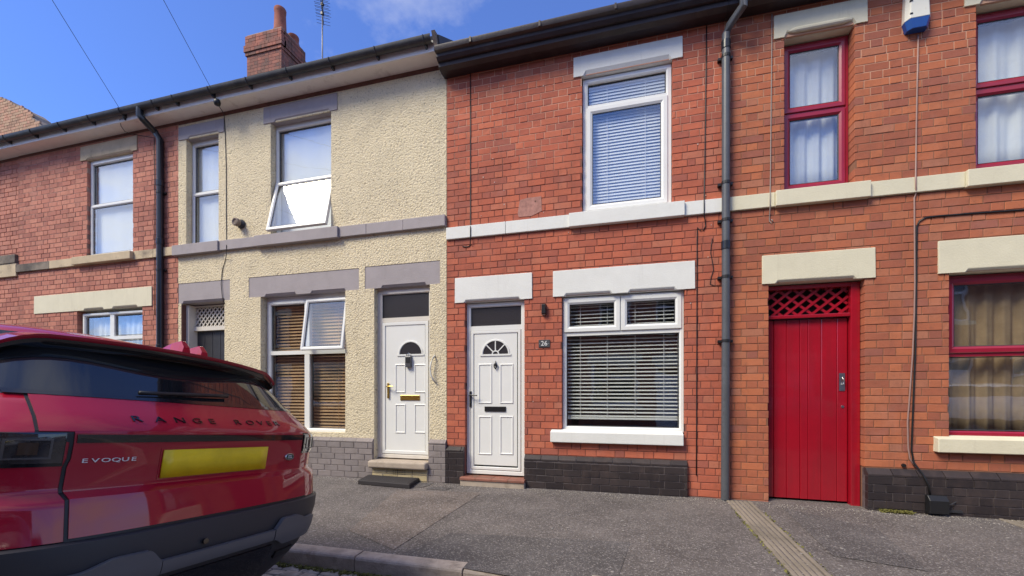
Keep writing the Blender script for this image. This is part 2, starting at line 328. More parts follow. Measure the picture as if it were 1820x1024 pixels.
M['creambrick'] = brick_mat('cream painted brick', [(0, (0.46, 0.37, 0.19)), (1, (0.56, 0.46, 0.27))], stain=(0.2, 0.14, 0.07), bloom=(0.56, 0.5, 0.38))
M['concrete'] = mat('kerb concrete', (0.36, 0.30, 0.25), 0.9, var=0.22, vscale=9, bump=0.5, bscale=80, dirt=((0.15, 0.12, 0.10), 5, 0.54, 0.78))
M['channel'] = mat('dirty channel concrete', (0.25, 0.21, 0.165), 0.9, var=0.25, vscale=6, bump=0.5, bscale=60, dirt=((0.10, 0.085, 0.06), 3, 0.45, 0.7))
M['sett'] = mat('granite sett', (0.36, 0.31, 0.26), 0.85, var=0.3, vscale=12, bump=0.5, bscale=50)
M['moss'] = mat('moss and weed', (0.17, 0.16, 0.04), 0.9, var=0.5, vscale=25)
M['grit'] = mat('pale grit', (0.40, 0.36, 0.31), 0.9, var=0.4, vscale=60)
def tarmac(name, col, sp, agg=(0.34, 0.31, 0.29)):
    m = mat(name, col, 0.92, var=0.26, vscale=1.7, dirt=((col[0] * 0.55, col[1] * 0.53, col[2] * 0.53), 0.8, 0.47, 0.70))
    n = m.node_tree.nodes; l = m.node_tree.links; p = n['Principled BSDF']
    src = p.inputs['Base Color'].links[0].from_socket
    g = n.new('ShaderNodeNewGeometry'); v = n.new('ShaderNodeTexVoronoi'); v.inputs['Scale'].default_value = 95; l.new(g.outputs['Position'], v.inputs['Vector'])
    sx = n.new('ShaderNodeSeparateColor'); l.new(v.outputs['Color'], sx.inputs[0])
    r = n.new('ShaderNodeMapRange'); r.inputs[1].default_value = 0.68; r.inputs[2].default_value = 1.0; r.inputs[4].default_value = sp; l.new(sx.outputs[0], r.inputs[0])
    x = n.new('ShaderNodeMix'); x.data_type = 'RGBA'; x.inputs[7].default_value = (*agg, 1); l.new(r.outputs[0], x.inputs[0]); l.new(src, x.inputs[6])
    r2 = n.new('ShaderNodeMapRange'); r2.inputs[1].default_value = 0.6; r2.inputs[2].default_value = 1.0; r2.inputs[4].default_value = 0.55; l.new(sx.outputs[1], r2.inputs[0])
    x2 = n.new('ShaderNodeMix'); x2.data_type = 'RGBA'; x2.inputs[7].default_value = (0.05, 0.045, 0.045, 1); l.new(r2.outputs[0], x2.inputs[0]); l.new(x.outputs[2], x2.inputs[6])
    l.new(x2.outputs[2], p.inputs['Base Color'])
    b = n.new('ShaderNodeBump'); b.inputs['Strength'].default_value = 0.9; b.inputs['Distance'].default_value = 0.006; l.new(v.outputs['Distance'], b.inputs['Height']); l.new(b.outputs[0], p.inputs['Normal'])
    return m
M['tarmac'] = tarmac('pavement tarmac', (0.125, 0.108, 0.10), 0.65)
M['tarmacbrown'] = tarmac('brown tarmac patch', (0.155, 0.125, 0.108), 0.7)
M['tarmacdark'] = tarmac('dark tarmac patch', (0.098, 0.088, 0.085), 0.55)
M['road'] = tarmac('road asphalt', (0.095, 0.09, 0.088), 0.6)
M['ground'] = mat('ground', (0.10, 0.095, 0.085), 0.95, var=0.2)
M['carred'] = mat('metallic red car paint', (0.34, 0.003, 0.022), 0.42, metal=0.0, spec=0.2, coat=1.0)
M['carblack'] = mat('gloss black trim', (0.010, 0.010, 0.012), 0.12, coat=0.6)
M['carplastic'] = mat('charcoal bumper plastic', (0.030, 0.030, 0.034), 0.5, bump=0.15, bscale=300, bdist=0.002)
M['cargrey'] = mat('satin grey trim', (0.13, 0.135, 0.15), 0.42, metal=0.35)
M['carglass'] = mat('tinted car glass', (0.012, 0.014, 0.016), 0.02, spec=0.9)
M['lamp'] = mat('smoked lamp lens', (0.035, 0.030, 0.028), 0.05, coat=1.0, var=0.5, vscale=14)
M['lampin'] = mat('lamp inner chrome', (0.13, 0.12, 0.115), 0.25, metal=0.5)
M['lampamber'] = mat('amber lens', (0.07, 0.045, 0.03), 0.1, coat=1.0)
M['plate'] = mat('yellow number plate', (0.86, 0.63, 0.012), 0.35, dirt=((0.62, 0.45, 0.012), 2.2, 0.45, 0.7))
M['tyre'] = mat('tyre rubber', (0.018, 0.018, 0.018), 0.8)
M['green'] = mat('dark green badge', (0.005, 0.05, 0.03), 0.3)
M['darkdoor'] = mat('charcoal painted door', (0.030, 0.030, 0.036), 0.45, var=0.2)
M['alum'] = mat('aluminium', (0.14, 0.14, 0.15), 0.4, metal=0.8)
M['timber'] = mat('telegraph pole wood', (0.12, 0.08, 0.05), 0.9, var=0.3, vscale=4)

# ------------------------------------------------------------------ ground: road, kerb, pavement
KY = 2.87                                        # front edge of the kerb
def pav_z(X, Y): return -0.012 * max(0, X - 1.0) - 0.022 * (WY - Y) - 0.004
def road_z(X, Y):
    a = KY - Y; return -0.185 - 0.012 * max(0, X - 1.0) + 0.045 * min(a, 5.66 - a) if a < 5.66 else -0.185
def sheet(name, x0, x1, y0, y1, nx, ny, zf, m, jit=0.0):
    mb = MB(); ids = []
    for j in range(ny + 1):
        for i in range(nx + 1):
            X = x0 + (x1 - x0) * i / nx; Y = y0 + (y1 - y0) * j / ny
            ids.append(mb.vert((X, Y, zf(X, Y) + random.uniform(-jit, jit))))
    for j in range(ny):
        for i in range(nx):
            a = j * (nx + 1) + i; mb.face((ids[a], ids[a + 1], ids[a + nx + 2], ids[a + nx + 1]))
    return build(mb, name, m, smooth=True)
gr = MB(); gr.poly([(-400, -400, -0.5), (400, -400, -0.5), (400, 400, -0.5), (-400, 400, -0.5)])
struct(build(gr, 'ground', M['ground']))
struct(sheet('road', -70, 50, -2.8, KY + 0.02, 60, 24, road_z, M['road']))
struct(sheet('pavement', -70, 50, KY + 0.12, WY + 0.35, 320, 14, pav_z, M['tarmac'], 0.0015))
struct(sheet('pavement', -70, 50, -5.9, -2.79, 40, 4, lambda X, Y: -0.03, M['tarmac']))
def patch(pts, m, dz, name='pavement_patch'):
    mb = MB(); n = 14                             # quad strip along the long axis
    (a, b, c, d) = [Vector((p[0], p[1], 0)) for p in pts]
    for i in range(n):
        for j in range(6):
            q = []
            for (s, t) in ((i, j), (i + 1, j), (i + 1, j + 1), (i, j + 1)):
                p = a.lerp(b, s / n).lerp(d.lerp(c, s / n), t / 6); q.append((p.x, p.y, pav_z(p.x, p.y) + dz))
            mb.poly(q)
    return struct(build(mb, name, m, fix=False))
g = lambda x, y: G(x, y, -0.03)
patch([g(620, 940), g(705, 874), g(858, 878), g(700, 972)], M['tarmacbrown'], 0.004)
patch([g(700, 985), g(800, 945), g(1120, 962), g(1090, 1045)], M['tarmacdark'], 0.004)
patch([g(1390, 905), g(1560, 940), g(1650, 1010), g(1480, 985)], M['tarmacdark'], 0.004)
patch([(-3.0, 5.05), (-2.55, 5.05), (-2.5, 5.3), (-2.95, 5.3)], M['tarmacdark'], 0.006)
patch([(-2.48, 4.98), (-2.2, 4.98), (-2.17, 5.12), (-2.45, 5.12)], M['tarmacdark'], 0.006)
# kerb: single stones laid end to end
kerb = MB(); kerb.box(-24, 20, KY + 0.012, KY + 0.118, -0.42, -0.085)
kerb = struct(build(kerb, 'kerb', M['cement']))
x = -23.0
while x < 19:
    L = random.choice((0.9, 0.914, 0.92)); x0, x1 = x, x + L
    if abs(x0 - G(820, 1013, -.06)[0]) < 0.45: x1 = x0 + L
    zt0 = pav_z(x0, KY + 0.1) + random.uniform(-0.004, 0.010); y0 = KY + random.uniform(-0.006, 0.006)
    mb = MB(); a, b = x0 + 0.005, x1 - 0.005
    prof = [(y0 + 0.002, -0.40), (y0, zt0 - 0.022), (y0 + 0.007, zt0 - 0.008), (y0 + 0.022, zt0), (y0 + 0.128, zt0 + 0.003), (y0 + 0.13, -0.40)]
    mb.loft([[(xx, yy, zz) for yy, zz in prof] for xx in (a, b)], True, True, True)
    build(mb, 'kerb_stone', M['concrete'], kerb)
    x = x1
# opposite kerb
ko = MB(); ko.box(-24, 20, -2.93, -2.79, -0.4, -0.028); struct(build(ko, 'kerb', M['concrete']))
# granite setts along the gutter
gut = MB(); gut.box(-8, 2, KY - 0.31, KY - 0.012, -0.42, -0.198)
gut = struct(build(gut, 'gutter_channel', M['cement']))
stt = {}
for row in range(3):
    x = -4.2 + row * 0.07
    while x < 0.4:
        L = random.uniform(0.13, 0.19); yy = KY - 0.05 - row * 0.098
        mb = MB(); h = random.uniform(-0.004, 0.006)
        w2, l2 = 0.042, L / 2 - 0.009
        key = round(L, 2)
        if key not in stt:
            rings = [[(-l2, -w2, -0.06), (l2, -w2, -0.06), (l2, w2, -0.06), (-l2, w2, -0.06)],
                     [(-l2, -w2, -0.008), (l2, -w2, -0.006), (l2, w2, -0.009), (-l2, w2, -0.006)],
                     [(-l2 + 0.012, -w2 + 0.012, 0.003), (l2 - 0.013, -w2 + 0.011, 0.0), (l2 - 0.01, w2 - 0.012, 0.004), (-l2 + 0.012, w2 - 0.01, 0.001)]]
            mb.loft(rings, True, False, True); o = build(mb, 'sett', M['sett'], gut, smooth=60); stt[key] = o.data
        else:
            o = bpy.data.objects.new('sett', stt[key]); COL.objects.link(o); o.parent = gut
        o.location = Vector((x + L / 2, yy, road_z(x, yy) + h - 0.055)) - FR[gut]; o.rotation_euler = (0, 0, random.uniform(-0.06, 0.06))
        x += L

# ------------------------------------------------------------------ brickwork
CO, ST, HD, JT = 0.0855, 0.222, 0.105, 0.0085    # course, stretcher, header, joint
def subtract(r, o):
    x0, x1, z0, z1 = r; a, b, c, d = o
    if a >= x1 or b <= x0 or c >= z1 or d <= z0: return [r]
    out = []
    if a > x0: out.append((x0, a, z0, z1))
    if b < x1: out.append((b, x1, z0, z1))
    xa, xb = max(a, x0), min(b, x1)
    if c > z0: out.append((xa, xb, z0, c))
    if d < z1: out.append((xa, xb, d, z1))
    return out
def bond(x0, x1, z0, z1, holes, phase=0.0, stretcher=False):
    out = []; k0 = math.floor(z0 / CO)
    for k in range(k0, math.ceil(z1 / CO) + 1):
        za, zb = max(k * CO + JT / 2, z0), min((k + 1) * CO - JT / 2, z1)
        if zb - za < 0.02: continue
        rn = random.Random(k * 31 + int(phase * 100))
        x = x0 - 0.4 + phase + (0 if k % 2 else (ST + JT) / 2 if stretcher else (ST + HD + 2 * JT) / 2); i = 0
        while x < x1:
            L = ST if (stretcher or i % 2 == 0) else HD
            if rn.random() < 0.05: L *= rn.choice((0.75, 1.0, 1.2))
            r = [(max(x, x0), min(x + L, x1), za, zb)]
            if r[0][1] - r[0][0] > 0.015:
                for h in holes: r = [q for s_ in r for q in subtract(s_, h)]
                out += [q for q in r if q[1] - q[0] > 0.016 and q[3] - q[2] > 0.012]
            x += L + JT; i += 1
    return out
_bm = {}
def brick_verts(w, h, d, rn, c=0.0025):
    def j(): return rn.uniform(-0.0016, 0.0016)
    t = rn.uniform(-0.002, 0.002)
    v = []
    for (sx, sz) in ((-1, -1), (1, -1), (1, 1), (-1, 1)): v.append((sx * (w / 2 - c) + j(), t + j(), sz * (h / 2 - c) + j()))
    for (sx, sz) in ((-1, -1), (1, -1), (1, 1), (-1, 1)): v.append((sx * w / 2, c + 0.001, sz * h / 2))
    for (sx, sz) in ((-1, -1), (1, -1), (1, 1), (-1, 1)): v.append((sx * w / 2, d, sz * h / 2))
    f = [(3, 2, 1, 0)]
    for i in range(4):
        k = (i + 1) % 4; f.append((i, k, 4 + k, 4 + i)); f.append((4 + i, 4 + k, 8 + k, 8 + i))
    f = [tuple(reversed(q)) if n else (0, 1, 2, 3) for n, q in enumerate(f)]
    f = [(0, 1, 2, 3)] + [(4 + i, 4 + (i + 1) % 4, (i + 1) % 4, i) for i in range(4)] + [(8 + i, 8 + (i + 1) % 4, 4 + (i + 1) % 4, 4 + i) for i in range(4)]
    return v, f
def lay(jobs, limit=300):
    """jobs: (rects, Y, depth, material, parent). The bricks that show largest become objects, the rest one joined part."""
    allb = []
    for ji, (rects, Y, dep, m_, par) in enumerate(jobs):
        for r in rects:
            cx, cz = (r[0] + r[1]) / 2, (r[2] + r[3]) / 2; p = PR((cx, Y, cz))
            vis = 0 < p[0] < 1820 and 0 < p[1] < 1024
            dist = Vector((cx, Y, cz - CZ)).length
            if r[1] - r[0] < 0.06 or r[3] - r[2] < 0.05: dist += 3
            if p[0] < 545 and p[1] > 590: vis = False           # behind the car
            allb.append((0 if vis else 1, dist, ji, r))
    allb.sort(key=lambda q: (q[0], q[1]))
    one = [q for q in allb[:limit] if q[0] == 0]; rest = allb[len(one):]
    for _, _, ji, r in one:
        _, Y, dep, m_, par = jobs[ji]
        w, h = round(r[1] - r[0], 3), round(r[3] - r[2], 3)
        key = (w, h, dep, m_.name, random.randrange(4))
        if key not in _bm:
            v, f = brick_verts(w, h, dep, random.Random(hash(key[:3]) + key[4]))
            me = bpy.data.meshes.new('brick'); me.from_pydata(v, [], f); me.materials.append(m_); _bm[key] = me
        o = bpy.data.objects.new('brick', _bm[key]); COL.objects.link(o); o.parent = par
        o.location = Vector(((r[0] + r[1]) / 2, Y, (r[2] + r[3]) / 2)) - FR[par]
    for ji, (_, Y, dep, m_, par) in enumerate(jobs):
        mb = MB(); at = []
        for _, _, jj, r in rest:
            if jj != ji: continue
            v, f = brick_verts(r[1] - r[0], r[3] - r[2], dep, random); b = len(mb.v); q = random.random()
            for p in v: mb.v.append((p[0] + (r[0] + r[1]) / 2, p[1] + Y, p[2] + (r[2] + r[3]) / 2))
            for ff in f: mb.face([b + i for i in ff]); at.append(q)
        if mb.v: stuff(build(mb, 'brickwork', m_, par, fix=False, attr=at))
def slab(name, x0, x1, z0, z1, Y, th, holes, m, parent):
    """a wall slab with real openings"""
    xs = sorted({x0, x1, *[v for h in holes for v in h[:2] if x0 < v < x1]}); zs = sorted({z0, z1, *[v for h in holes for v in h[2:] if z0 < v < z1]})
    mb = MB(); full = {}
    for i in range(len(xs) - 1):
        for j in range(len(zs) - 1):
            cx, cz = (xs[i] + xs[i + 1]) / 2, (zs[j] + zs[j + 1]) / 2
            full[i, j] = not any(h[0] < cx < h[1] and h[2] < cz < h[3] for h in holes)
    for (i, j), ok in full.items():
        if not ok: continue
        a, b, c, d = xs[i], xs[i + 1], zs[j], zs[j + 1]
        mb.poly([(a, Y, c), (b, Y, c), (b, Y, d), (a, Y, d)]); mb.poly([(b, Y + th, c), (a, Y + th, c), (a, Y + th, d), (b, Y + th, d)])
        if not full.get((i - 1, j)): mb.poly([(a, Y + th, c), (a, Y, c), (a, Y, d), (a, Y + th, d)])
        if not full.get((i + 1, j)): mb.poly([(b, Y, c), (b, Y + th, c), (b, Y + th, d), (b, Y, d)])
        if not full.get((i, j - 1)): mb.poly([(a, Y + th, c), (b, Y + th, c), (b, Y, c), (a, Y, c)])
        if not full.get((i, j + 1)): mb.poly([(a, Y, d), (b, Y, d), (b, Y + th, d), (a, Y + th, d)])
    return build(mb, name, m, parent, fix=False)
def grow(h, e): return (h[0] - e, h[1] + e, h[2] - e, h[3] + e)

# ------------------------------------------------------------------ facade parts
def lintel(parent, x0, x1, z0, z1, m, proud=0.015, cuts=(), ch=0.035, cd=0.03, Y=WY, name='lintel', dep=0.22, roll=False):
    """a stone lintel whose lower front edge is stop-chamfered between the given x ranges"""
    yf = Y - proud; st = [(x0, 0)]
    for a, b in cuts: st += [(a, 0), (a + 0.03, 1), (b - 0.03, 1), (b, 0)]
    st.append((x1, 0)); mb = MB()
    mb.loft([[(x, Y + dep, z1), (x, yf, z1), (x, yf, z0 + k * ch), (x, yf + k * cd, z0 + 0.0001 * k), (x, Y + dep, z0)] for x, k in st], True, True, True)
    if roll:
        a, b = cuts[0]; mb.tube([(a + 0.04 + (b - a - 0.08) * i / 8, yf + 0.006, z0 + ch * 0.9) for i in range(9)], [0.008] + [0.03] * 7 + [0.008], 10)
    o = build(mb, name, m, parent); bevel(o, 0.006, 2); return o
def block(parent, name, x0, x1, y0, y1, z0, z1, m, bv=0.006):
    mb = MB(); mb.box(x0, x1, y0, y1, z0, z1); o = build(mb, name, m, parent)
    if bv: bevel(o, bv, 2)
    return o
def pane(parent, x0, x1, z0, z1, y, m=None, name='glass_pane', Mx=None):
    mb = MB(); mb.box(x0, x1, y, y + 0.006, z0, z1)
    if Mx is not None: mb.xform(Mx)
    return build(mb, name, m or M['glass'], parent)
def ringpart(parent, name, x0, x1, z0, z1, prof, m, Mx=None, smooth=False):
    mb = MB(); mb.ring(x0, x1, z0, z1, prof)
    if Mx is not None: mb.xform(Mx)
    return build(mb, name, m, parent, smooth=smooth)
def light(win, fx0, fx1, fz0, fz1, gx, y, m, Mx=None, sash=True):
    """one glazed light: sash ring with a bead and dark gasket, and its pane. fx.. outer edge, gx = glass edge rect"""
    a, b, c, d = gx; w = min(a - fx0, fx1 - b, fz1 - d, c - fz0); w = max(w, 0.012)
    if sash:
        ringpart(win, 'sash', fx0, fx1, fz0, fz1, [(0.0, y + 0.05), (0.0, y + 0.004), (0.004, y), (w * 0.62, y), (w * 0.9, y + 0.012), (w - 0.001, y + 0.016), (w - 0.001, y + 0.05)], m, Mx)
        a, b, c, d = fx0 + w, fx1 - w, fz0 + w, fz1 - w
    ringpart(win, 'gasket', a - 0.002, b + 0.002, c - 0.002, d + 0.002, [(0, y + 0.0135), (0.007, y + 0.018), (0.007, y + 0.045)], M['gasket'], Mx)
    pane(win, a - 0.004, b + 0.004, c - 0.004, d + 0.004, y + 0.02, Mx=Mx)
def wframe(parent, x0, x1, z0, z1, y, w, m, bars=(), label=None):
    """outer window frame, with bars given as ('h', z, half) or ('v', x, half, z0, z1)"""
    mb = MB(); mb.ring(x0, x1, z0, z1, [(0, y + 0.07), (0, y + 0.003), (0.003, y), (w * 0.7, y), (w, y + 0.012), (w, y + 0.07)])
    for b in bars:
        if b[0] == 'h': mb.box(x0 + w - 0.002, x1 - w + 0.002, y + 0.006, y + 0.066, b[1] - b[2], b[1] + b[2])
        else: mb.box(b[1] - b[2], b[1] + b[2], y + 0.008, y + 0.064, b[3], b[4])
    o = build(mb, 'window', m, parent)
    if label: o['label'] = label
    return o
def curtain(x0, x1, z0, z1, y, m, amp, wl, name, label, cat, group=None, n=None):
    n = n or int((x1 - x0) / 0.012); mb = MB(); rows = []
    ph = [random.uniform(0, 6) for _ in range(4)]
    for zi in range(7):
        t = zi / 6; z = z0 + (z1 - z0) * t
        rows.append([(x0 + (x1 - x0) * i / n, y + amp * (0.6 + 0.4 * (1 - t)) * (math.sin(i / n * (x1 - x0) / wl * 6.283 + ph[0] + 0.5 * math.sin(i * 0.07 + ph[1])) + 0.35 * math.sin(i / n * (x1 - x0) / wl * 14 + ph[2])), z) for i in range(n + 1)])
    mb.loft(rows, False)
    o = build(mb, name, m, smooth=True, fix=False)
    md = o.modifiers.new('cloth', 'SOLIDIFY'); md.thickness = 0.002
    return tag(o, label, cat, group)
def venetian(x0, x1, z0, z1, y, m, pitch, depth, tilt, label, group=None, cords=3, bottom=True, name='venetian_blind', th=0.0022):
    t = empty(name, ((x0 + x1) / 2, y, z0)); tag(t, label, 'blind', group)
    h = MB(); h.box(x0, x1, y - depth / 2, y + depth / 2, z1 - 0.03, z1); build(h, 'head_rail', m, t)
    mb = MB(); w = (x1 - x0) / 2; ca, sa = math.cos(tilt), math.sin(tilt)
    pr = [(-depth / 2, -0.0015), (0, 0.0015), (depth / 2, -0.0015)]
    up = [(a * ca - b * sa, a * sa + b * ca) for a, b in pr]; lo = [(a * ca - (b - th) * sa, a * sa + (b - th) * ca) for a, b in reversed(pr)]
    mb.loft([[(sx, a, b) for a, b in up + lo] for sx in (-w, w)], True, True, True)
    z = z1 - 0.05; first = None
    while z > z0 + 0.04:
        if first is None:
            for i in range(len(mb.v)): mb.v[i] = (mb.v[i][0] + (x0 + x1) / 2, mb.v[i][1] + y, mb.v[i][2] + z)
            first = build(mb, 'slat', m, t); o = first; zb = first.location.z - z
        else:
            o = bpy.data.objects.new('slat', first.data); COL.objects.link(o); o.parent = t
            o.location = first.location; o.location.z = zb + z
        o.rotation_euler = (0, random.uniform(-0.002, 0.002), 0)
        z -= pitch
    if bottom: h = MB(); h.box(x0, x1, y - depth / 2, y + depth / 2, z0, z0 + 0.025); build(h, 'bottom_rail', m, t)
    for i in range(cords):
        xx = x0 + (x1 - x0) * (i + 0.5) / cords; h = MB(); h.box(xx - 0.003, xx + 0.003, y - depth / 2 - 0.003, y - depth / 2 - 0.001, z0, z1); build(h, 'cord', m, t)
    return t
def text_mesh(body, size, extrude=0.002, sx=1.0):
    cu = bpy.data.curves.new('t', 'FONT'); cu.body = body; cu.size = size; cu.align_x = 'CENTER'; cu.align_y = 'CENTER'; cu.extrude = extrude; cu.resolution_u = 3
    o = bpy.data.objects.new('t', cu); COL.objects.link(o); dg = bpy.context.evaluated_depsgraph_get(); me = bpy.data.meshes.new_from_object(o.evaluated_get(dg))
    v = [(p.co.x * sx, p.co.y, p.co.z) for p in me.vertices]; f = [tuple(p.vertices) for p in me.polygons]
    bpy.data.objects.remove(o); bpy.data.curves.remove(cu); bpy.data.meshes.remove(me)
    return v, f
def rect(xl, xr, p_top, p_bot, Y=WY):
    return (WX(xl, Y), WX(xr, Y), WZ(*p_bot, Y), WZ(*p_top, Y))
def house_shell(house, x0, x1, ztop, ridge=8.4, deep=7.4):
    """party walls, back wall, floors and roof behind the front"""
    y0 = WY + 0.31; yb = WY + deep; ym = (WY + yb) / 2
    mb = MB(); mb.box(x0 + 0.001, x0 + 0.1, y0, yb, 0, ztop); mb.box(x1 - 0.1, x1 - 0.001, y0, yb, 0, ztop); mb.box(x0 + 0.1, x1 - 0.1, yb - 0.2, yb, 0, ztop)
    mb.box(x0 + 0.1, x1 - 0.1, y0, yb - 0.2, 2.72, 2.95); mb.box(x0 + 0.1, x1 - 0.1, y0, yb - 0.2, ztop - 0.12, ztop); mb.box(x0 + 0.1, x1 - 0.1, y0, yb - 0.2, -0.1, 0.02)
    mb.box(x0 + 0.1, x1 - 0.1, WY + 2.6, WY + 2.7, 0.02, ztop - 0.12)
    build(mb, 'inner_walls', M['dark'], house)
def house_roof(house, x0, x1, ze, ridge=8.4, deep=7.4, ye=5.13):
    yb = WY + deep; ym = (WY + yb) / 2; mb = MB()
    for xx in (x0, x1): pass
    mb.loft([[(xx, ye, ze), (xx, ym, ridge), (xx, yb + 0.2, ze), (xx, yb + 0.2, ze - 0.12), (xx, ym, ridge - 0.14), (xx, ye + 0.05, ze - 0.10)] for xx in (x0, x1)], True, True, True)
    return build(mb, 'roof', M['slate'], house)

# ------------------------------------------------------------------ boundaries and levels
X_FAR, X_L, X_Y, X_26, X_R = WX(-60) - 1.5, WX(32), WX(317), WX(794), WX(1288)
X_END = WX(1820) + 1.6
ZTOP26 = WZ(900, 119) ; ZS0, ZS1 = 3.335, 3.50
ZSOF = WZ(400, 198)                              # soffit level of the houses on the left
SPX = {}

# ================================================================== HOUSE 26
h26 = empty('terraced_house', ((X_26 + X_R) / 2, WY, 0))
tag(h26, 'red brick terraced house with white lintels and white front door, numbered 26', 'house')
UW = rect(1034.5, 1195, (1034.5, 143), (1034.5, 381)); LWd = rect(998.5, 1217, (999, 530), (999, 764)); DR = rect(826.5, 932, (827, 541), (827, 842))
UL = rect(1019.5, 1213, (1019.9, 104), (1019.9, 139)); DL = rect(809, 946, (809.3, 495), (809.3, 539)); WL = rect(983, 1235, (983.3, 482.5), (983.3, 528))
SI = rect(979.5, 1214, (979.5, 763), (981, 785))
PLL = (X_26, DR[0] - 0.005, -0.12, WZ(800, 793)); PLR = (DR[1] + 0.005, WX(1221), -0.14, WZ(940, 808))
UW = (UW[0], UW[1], ZS1 - 0.01, UL[2] + 0.002); LWd = (LWd[0], LWd[1], SI[3] - 0.03, WL[2] + 0.002); DRo = (DR[0], DR[1], -0.2, DL[2] + 0.002)
hol26 = [UW, LWd, DRo]
wall26 = slab('wall', X_26, X_R, -0.2, ZTOP26 + 0.15, WY + 0.0045, 0.3, [grow(h, 0.006) for h in hol26], M['mort26'], h26)
cov26 = hol26 + [grow(UL, -0.002), grow(DL, -0.002), grow(WL, -0.002), (X_26, X_R, ZS0 + 0.004, ZS1 - 0.004), grow(SI, -0.003), PLL, PLR]
rects26 = bond(X_26 + 0.003, X_R - 0.002, -0.2, ZTOP26 + 0.13, cov26)
# black painted plinth bricks
pl = MB()
for (a, b, c, d) in (PLL, PLR):
    pl.loft([[(xx, WY - 0.041, c), (xx, WY - 0.041, d - 0.065), (xx, WY + 0.0, d - 0.012), (xx, WY + 0.06, d - 0.012), (xx, WY + 0.06, c)] for xx in (a + 0.003, b - 0.003)], True, True, True)
plinth26 = build(pl, 'plinth', M['mortblack'], h26)
prects = []
for (a, b, c, d) in (PLL, PLR): prects += bond(a, b, c, d - 0.072, [], 0.11, True)
for k, (a, b, c, d) in enumerate((PLL, PLR)):      # bevelled top course
    x = a
    while x < b - 0.03:
        e = min(x + ST, b); mb = MB()
        mb.loft([[(xx, WY - 0.048, d - 0.072 + 0.004), (xx, WY - 0.048, d - 0.05), (xx, WY - 0.004, d - 0.002), (xx, WY + 0.03, d), (xx, WY + 0.03, d - 0.068)] for xx in (x + 0.002, e - 0.003)], True, True, True)
        build(mb, 'plinth_brick', M['brickblack'], plinth26); x = e + 0.003
lay([(rects26, WY, 0.13, M['brick26'], wall26), (prects, WY - 0.048, 0.05, M['brickblack'], plinth26)])
lintel(h26, *UL, M['white'], cuts=[(UL[0] + 0.12, UL[1] - 0.12)], ch=0.05)
lintel(h26, *DL, M['white'], cuts=[(DL[0] + 0.13, DL[1] - 0.15)])
mw = (WL[0] + WL[1]) / 2
lintel(h26, *WL, M['white'], cuts=[(WL[0] + 0.14, mw - 0.1), (mw + 0.08, WL[1] - 0.2)])
sc26 = empty('string_course', ((X_26 + X_R) / 2, WY, ZS0)); sc26.parent = h26; sc26.location = Vector(((X_26 + X_R) / 2, WY, ZS0)) - FR[h26]
xa, xb = WX(1012), WX(1216)
for (a, b, pr) in ((X_26, X_26 + 0.85, 0.03), (X_26 + 0.853, xa, 0.03), (xa, xb, 0.065), (xb, WX(1283), 0.03)):
    block(sc26, 'stone', a + 0.001, b - 0.001, WY - pr, WY + 0.12, ZS0 + (0.003 if pr < 0.05 else -0.004), ZS1 + (0 if pr < 0.05 else 0.003), M['white'])
sl = MB(); a, b, c, d = SI
sl.loft([[(xx, WY + 0.1, c), (xx, WY - 0.07, c), (xx, WY - 0.07, d - 0.025), (xx, WY + 0.03, d + 0.005), (xx, WY + 0.1, d + 0.005)] for xx in (a, b)], True, True, True)
bevel(build(sl, 'sill', M['white'], h26), 0.01, 3)
# upstairs window
y = WY + 0.055
uf = (UW[0] + 0.004, UW[1] - 0.004, ZS1 + 0.004, UW[3] - 0.012)
zt = WZ(1045, 192, y)
win = wframe(h26, *uf, y, 0.062, M['upvc'], [('h', zt, 0.028)])
light(win, uf[0] + 0.05, uf[1] - 0.05, zt + 0.024, uf[3] - 0.05, (uf[0] + 0.068, uf[1] - 0.068, zt + 0.045, uf[3] - 0.07), y + 0.02, M['upvc'], sash=False)
light(win, uf[0] + 0.045, uf[1] - 0.045, uf[2] + 0.045, zt - 0.012, (uf[0] + 0.128, uf[1] - 0.128, uf[2] + 0.13, zt - 0.09), y - 0.012, M['upvc'])
venetian(uf[0] + 0.07, uf[1] - 0.07, uf[2] + 0.03, uf[3] - 0.05, y + 0.082, M['blind'], 0.040, 0.05, R(60), 'white venetian blind with nearly shut slats in the upstairs window of house 26', cords=2)
# downstairs window
y = WY + 0.05
lf = (LWd[0] + 0.004, LWd[1] - 0.004, LWd[2] + 0.02, LWd[3] - 0.012)
zt = WZ(1003, 592, y); xm = WX(1103, y)
win = wframe(h26, *lf, y, 0.05, M['upvc'], [('h', zt - 0.012, 0.03), ('v', xm, 0.028, zt, lf[3] - 0.04)])
for (a, b) in ((lf[0] + 0.018, xm - 0.006), (xm + 0.006, lf[1] - 0.026)):
    light(win, a, b, zt + 0.006, lf[3] - 0.02, (a + 0.075, b - 0.075, zt + 0.08, lf[3] - 0.095), y - 0.014, M['upvc'])
light(win, lf[0] + 0.03, lf[1] - 0.03, lf[2] + 0.03, zt - 0.03, (lf[0] + 0.052, lf[1] - 0.06, lf[2] + 0.055, zt - 0.045), y + 0.016, M['upvc'], sash=False)
venetian(lf[0] + 0.05, lf[1] - 0.05, lf[2] + 0.14, lf[3] - 0.06, y + 0.105, M['blind'], 0.047, 0.05, R(22), 'white venetian blind with open slats in the downstairs window of house 26', cords=4, th=0.004)
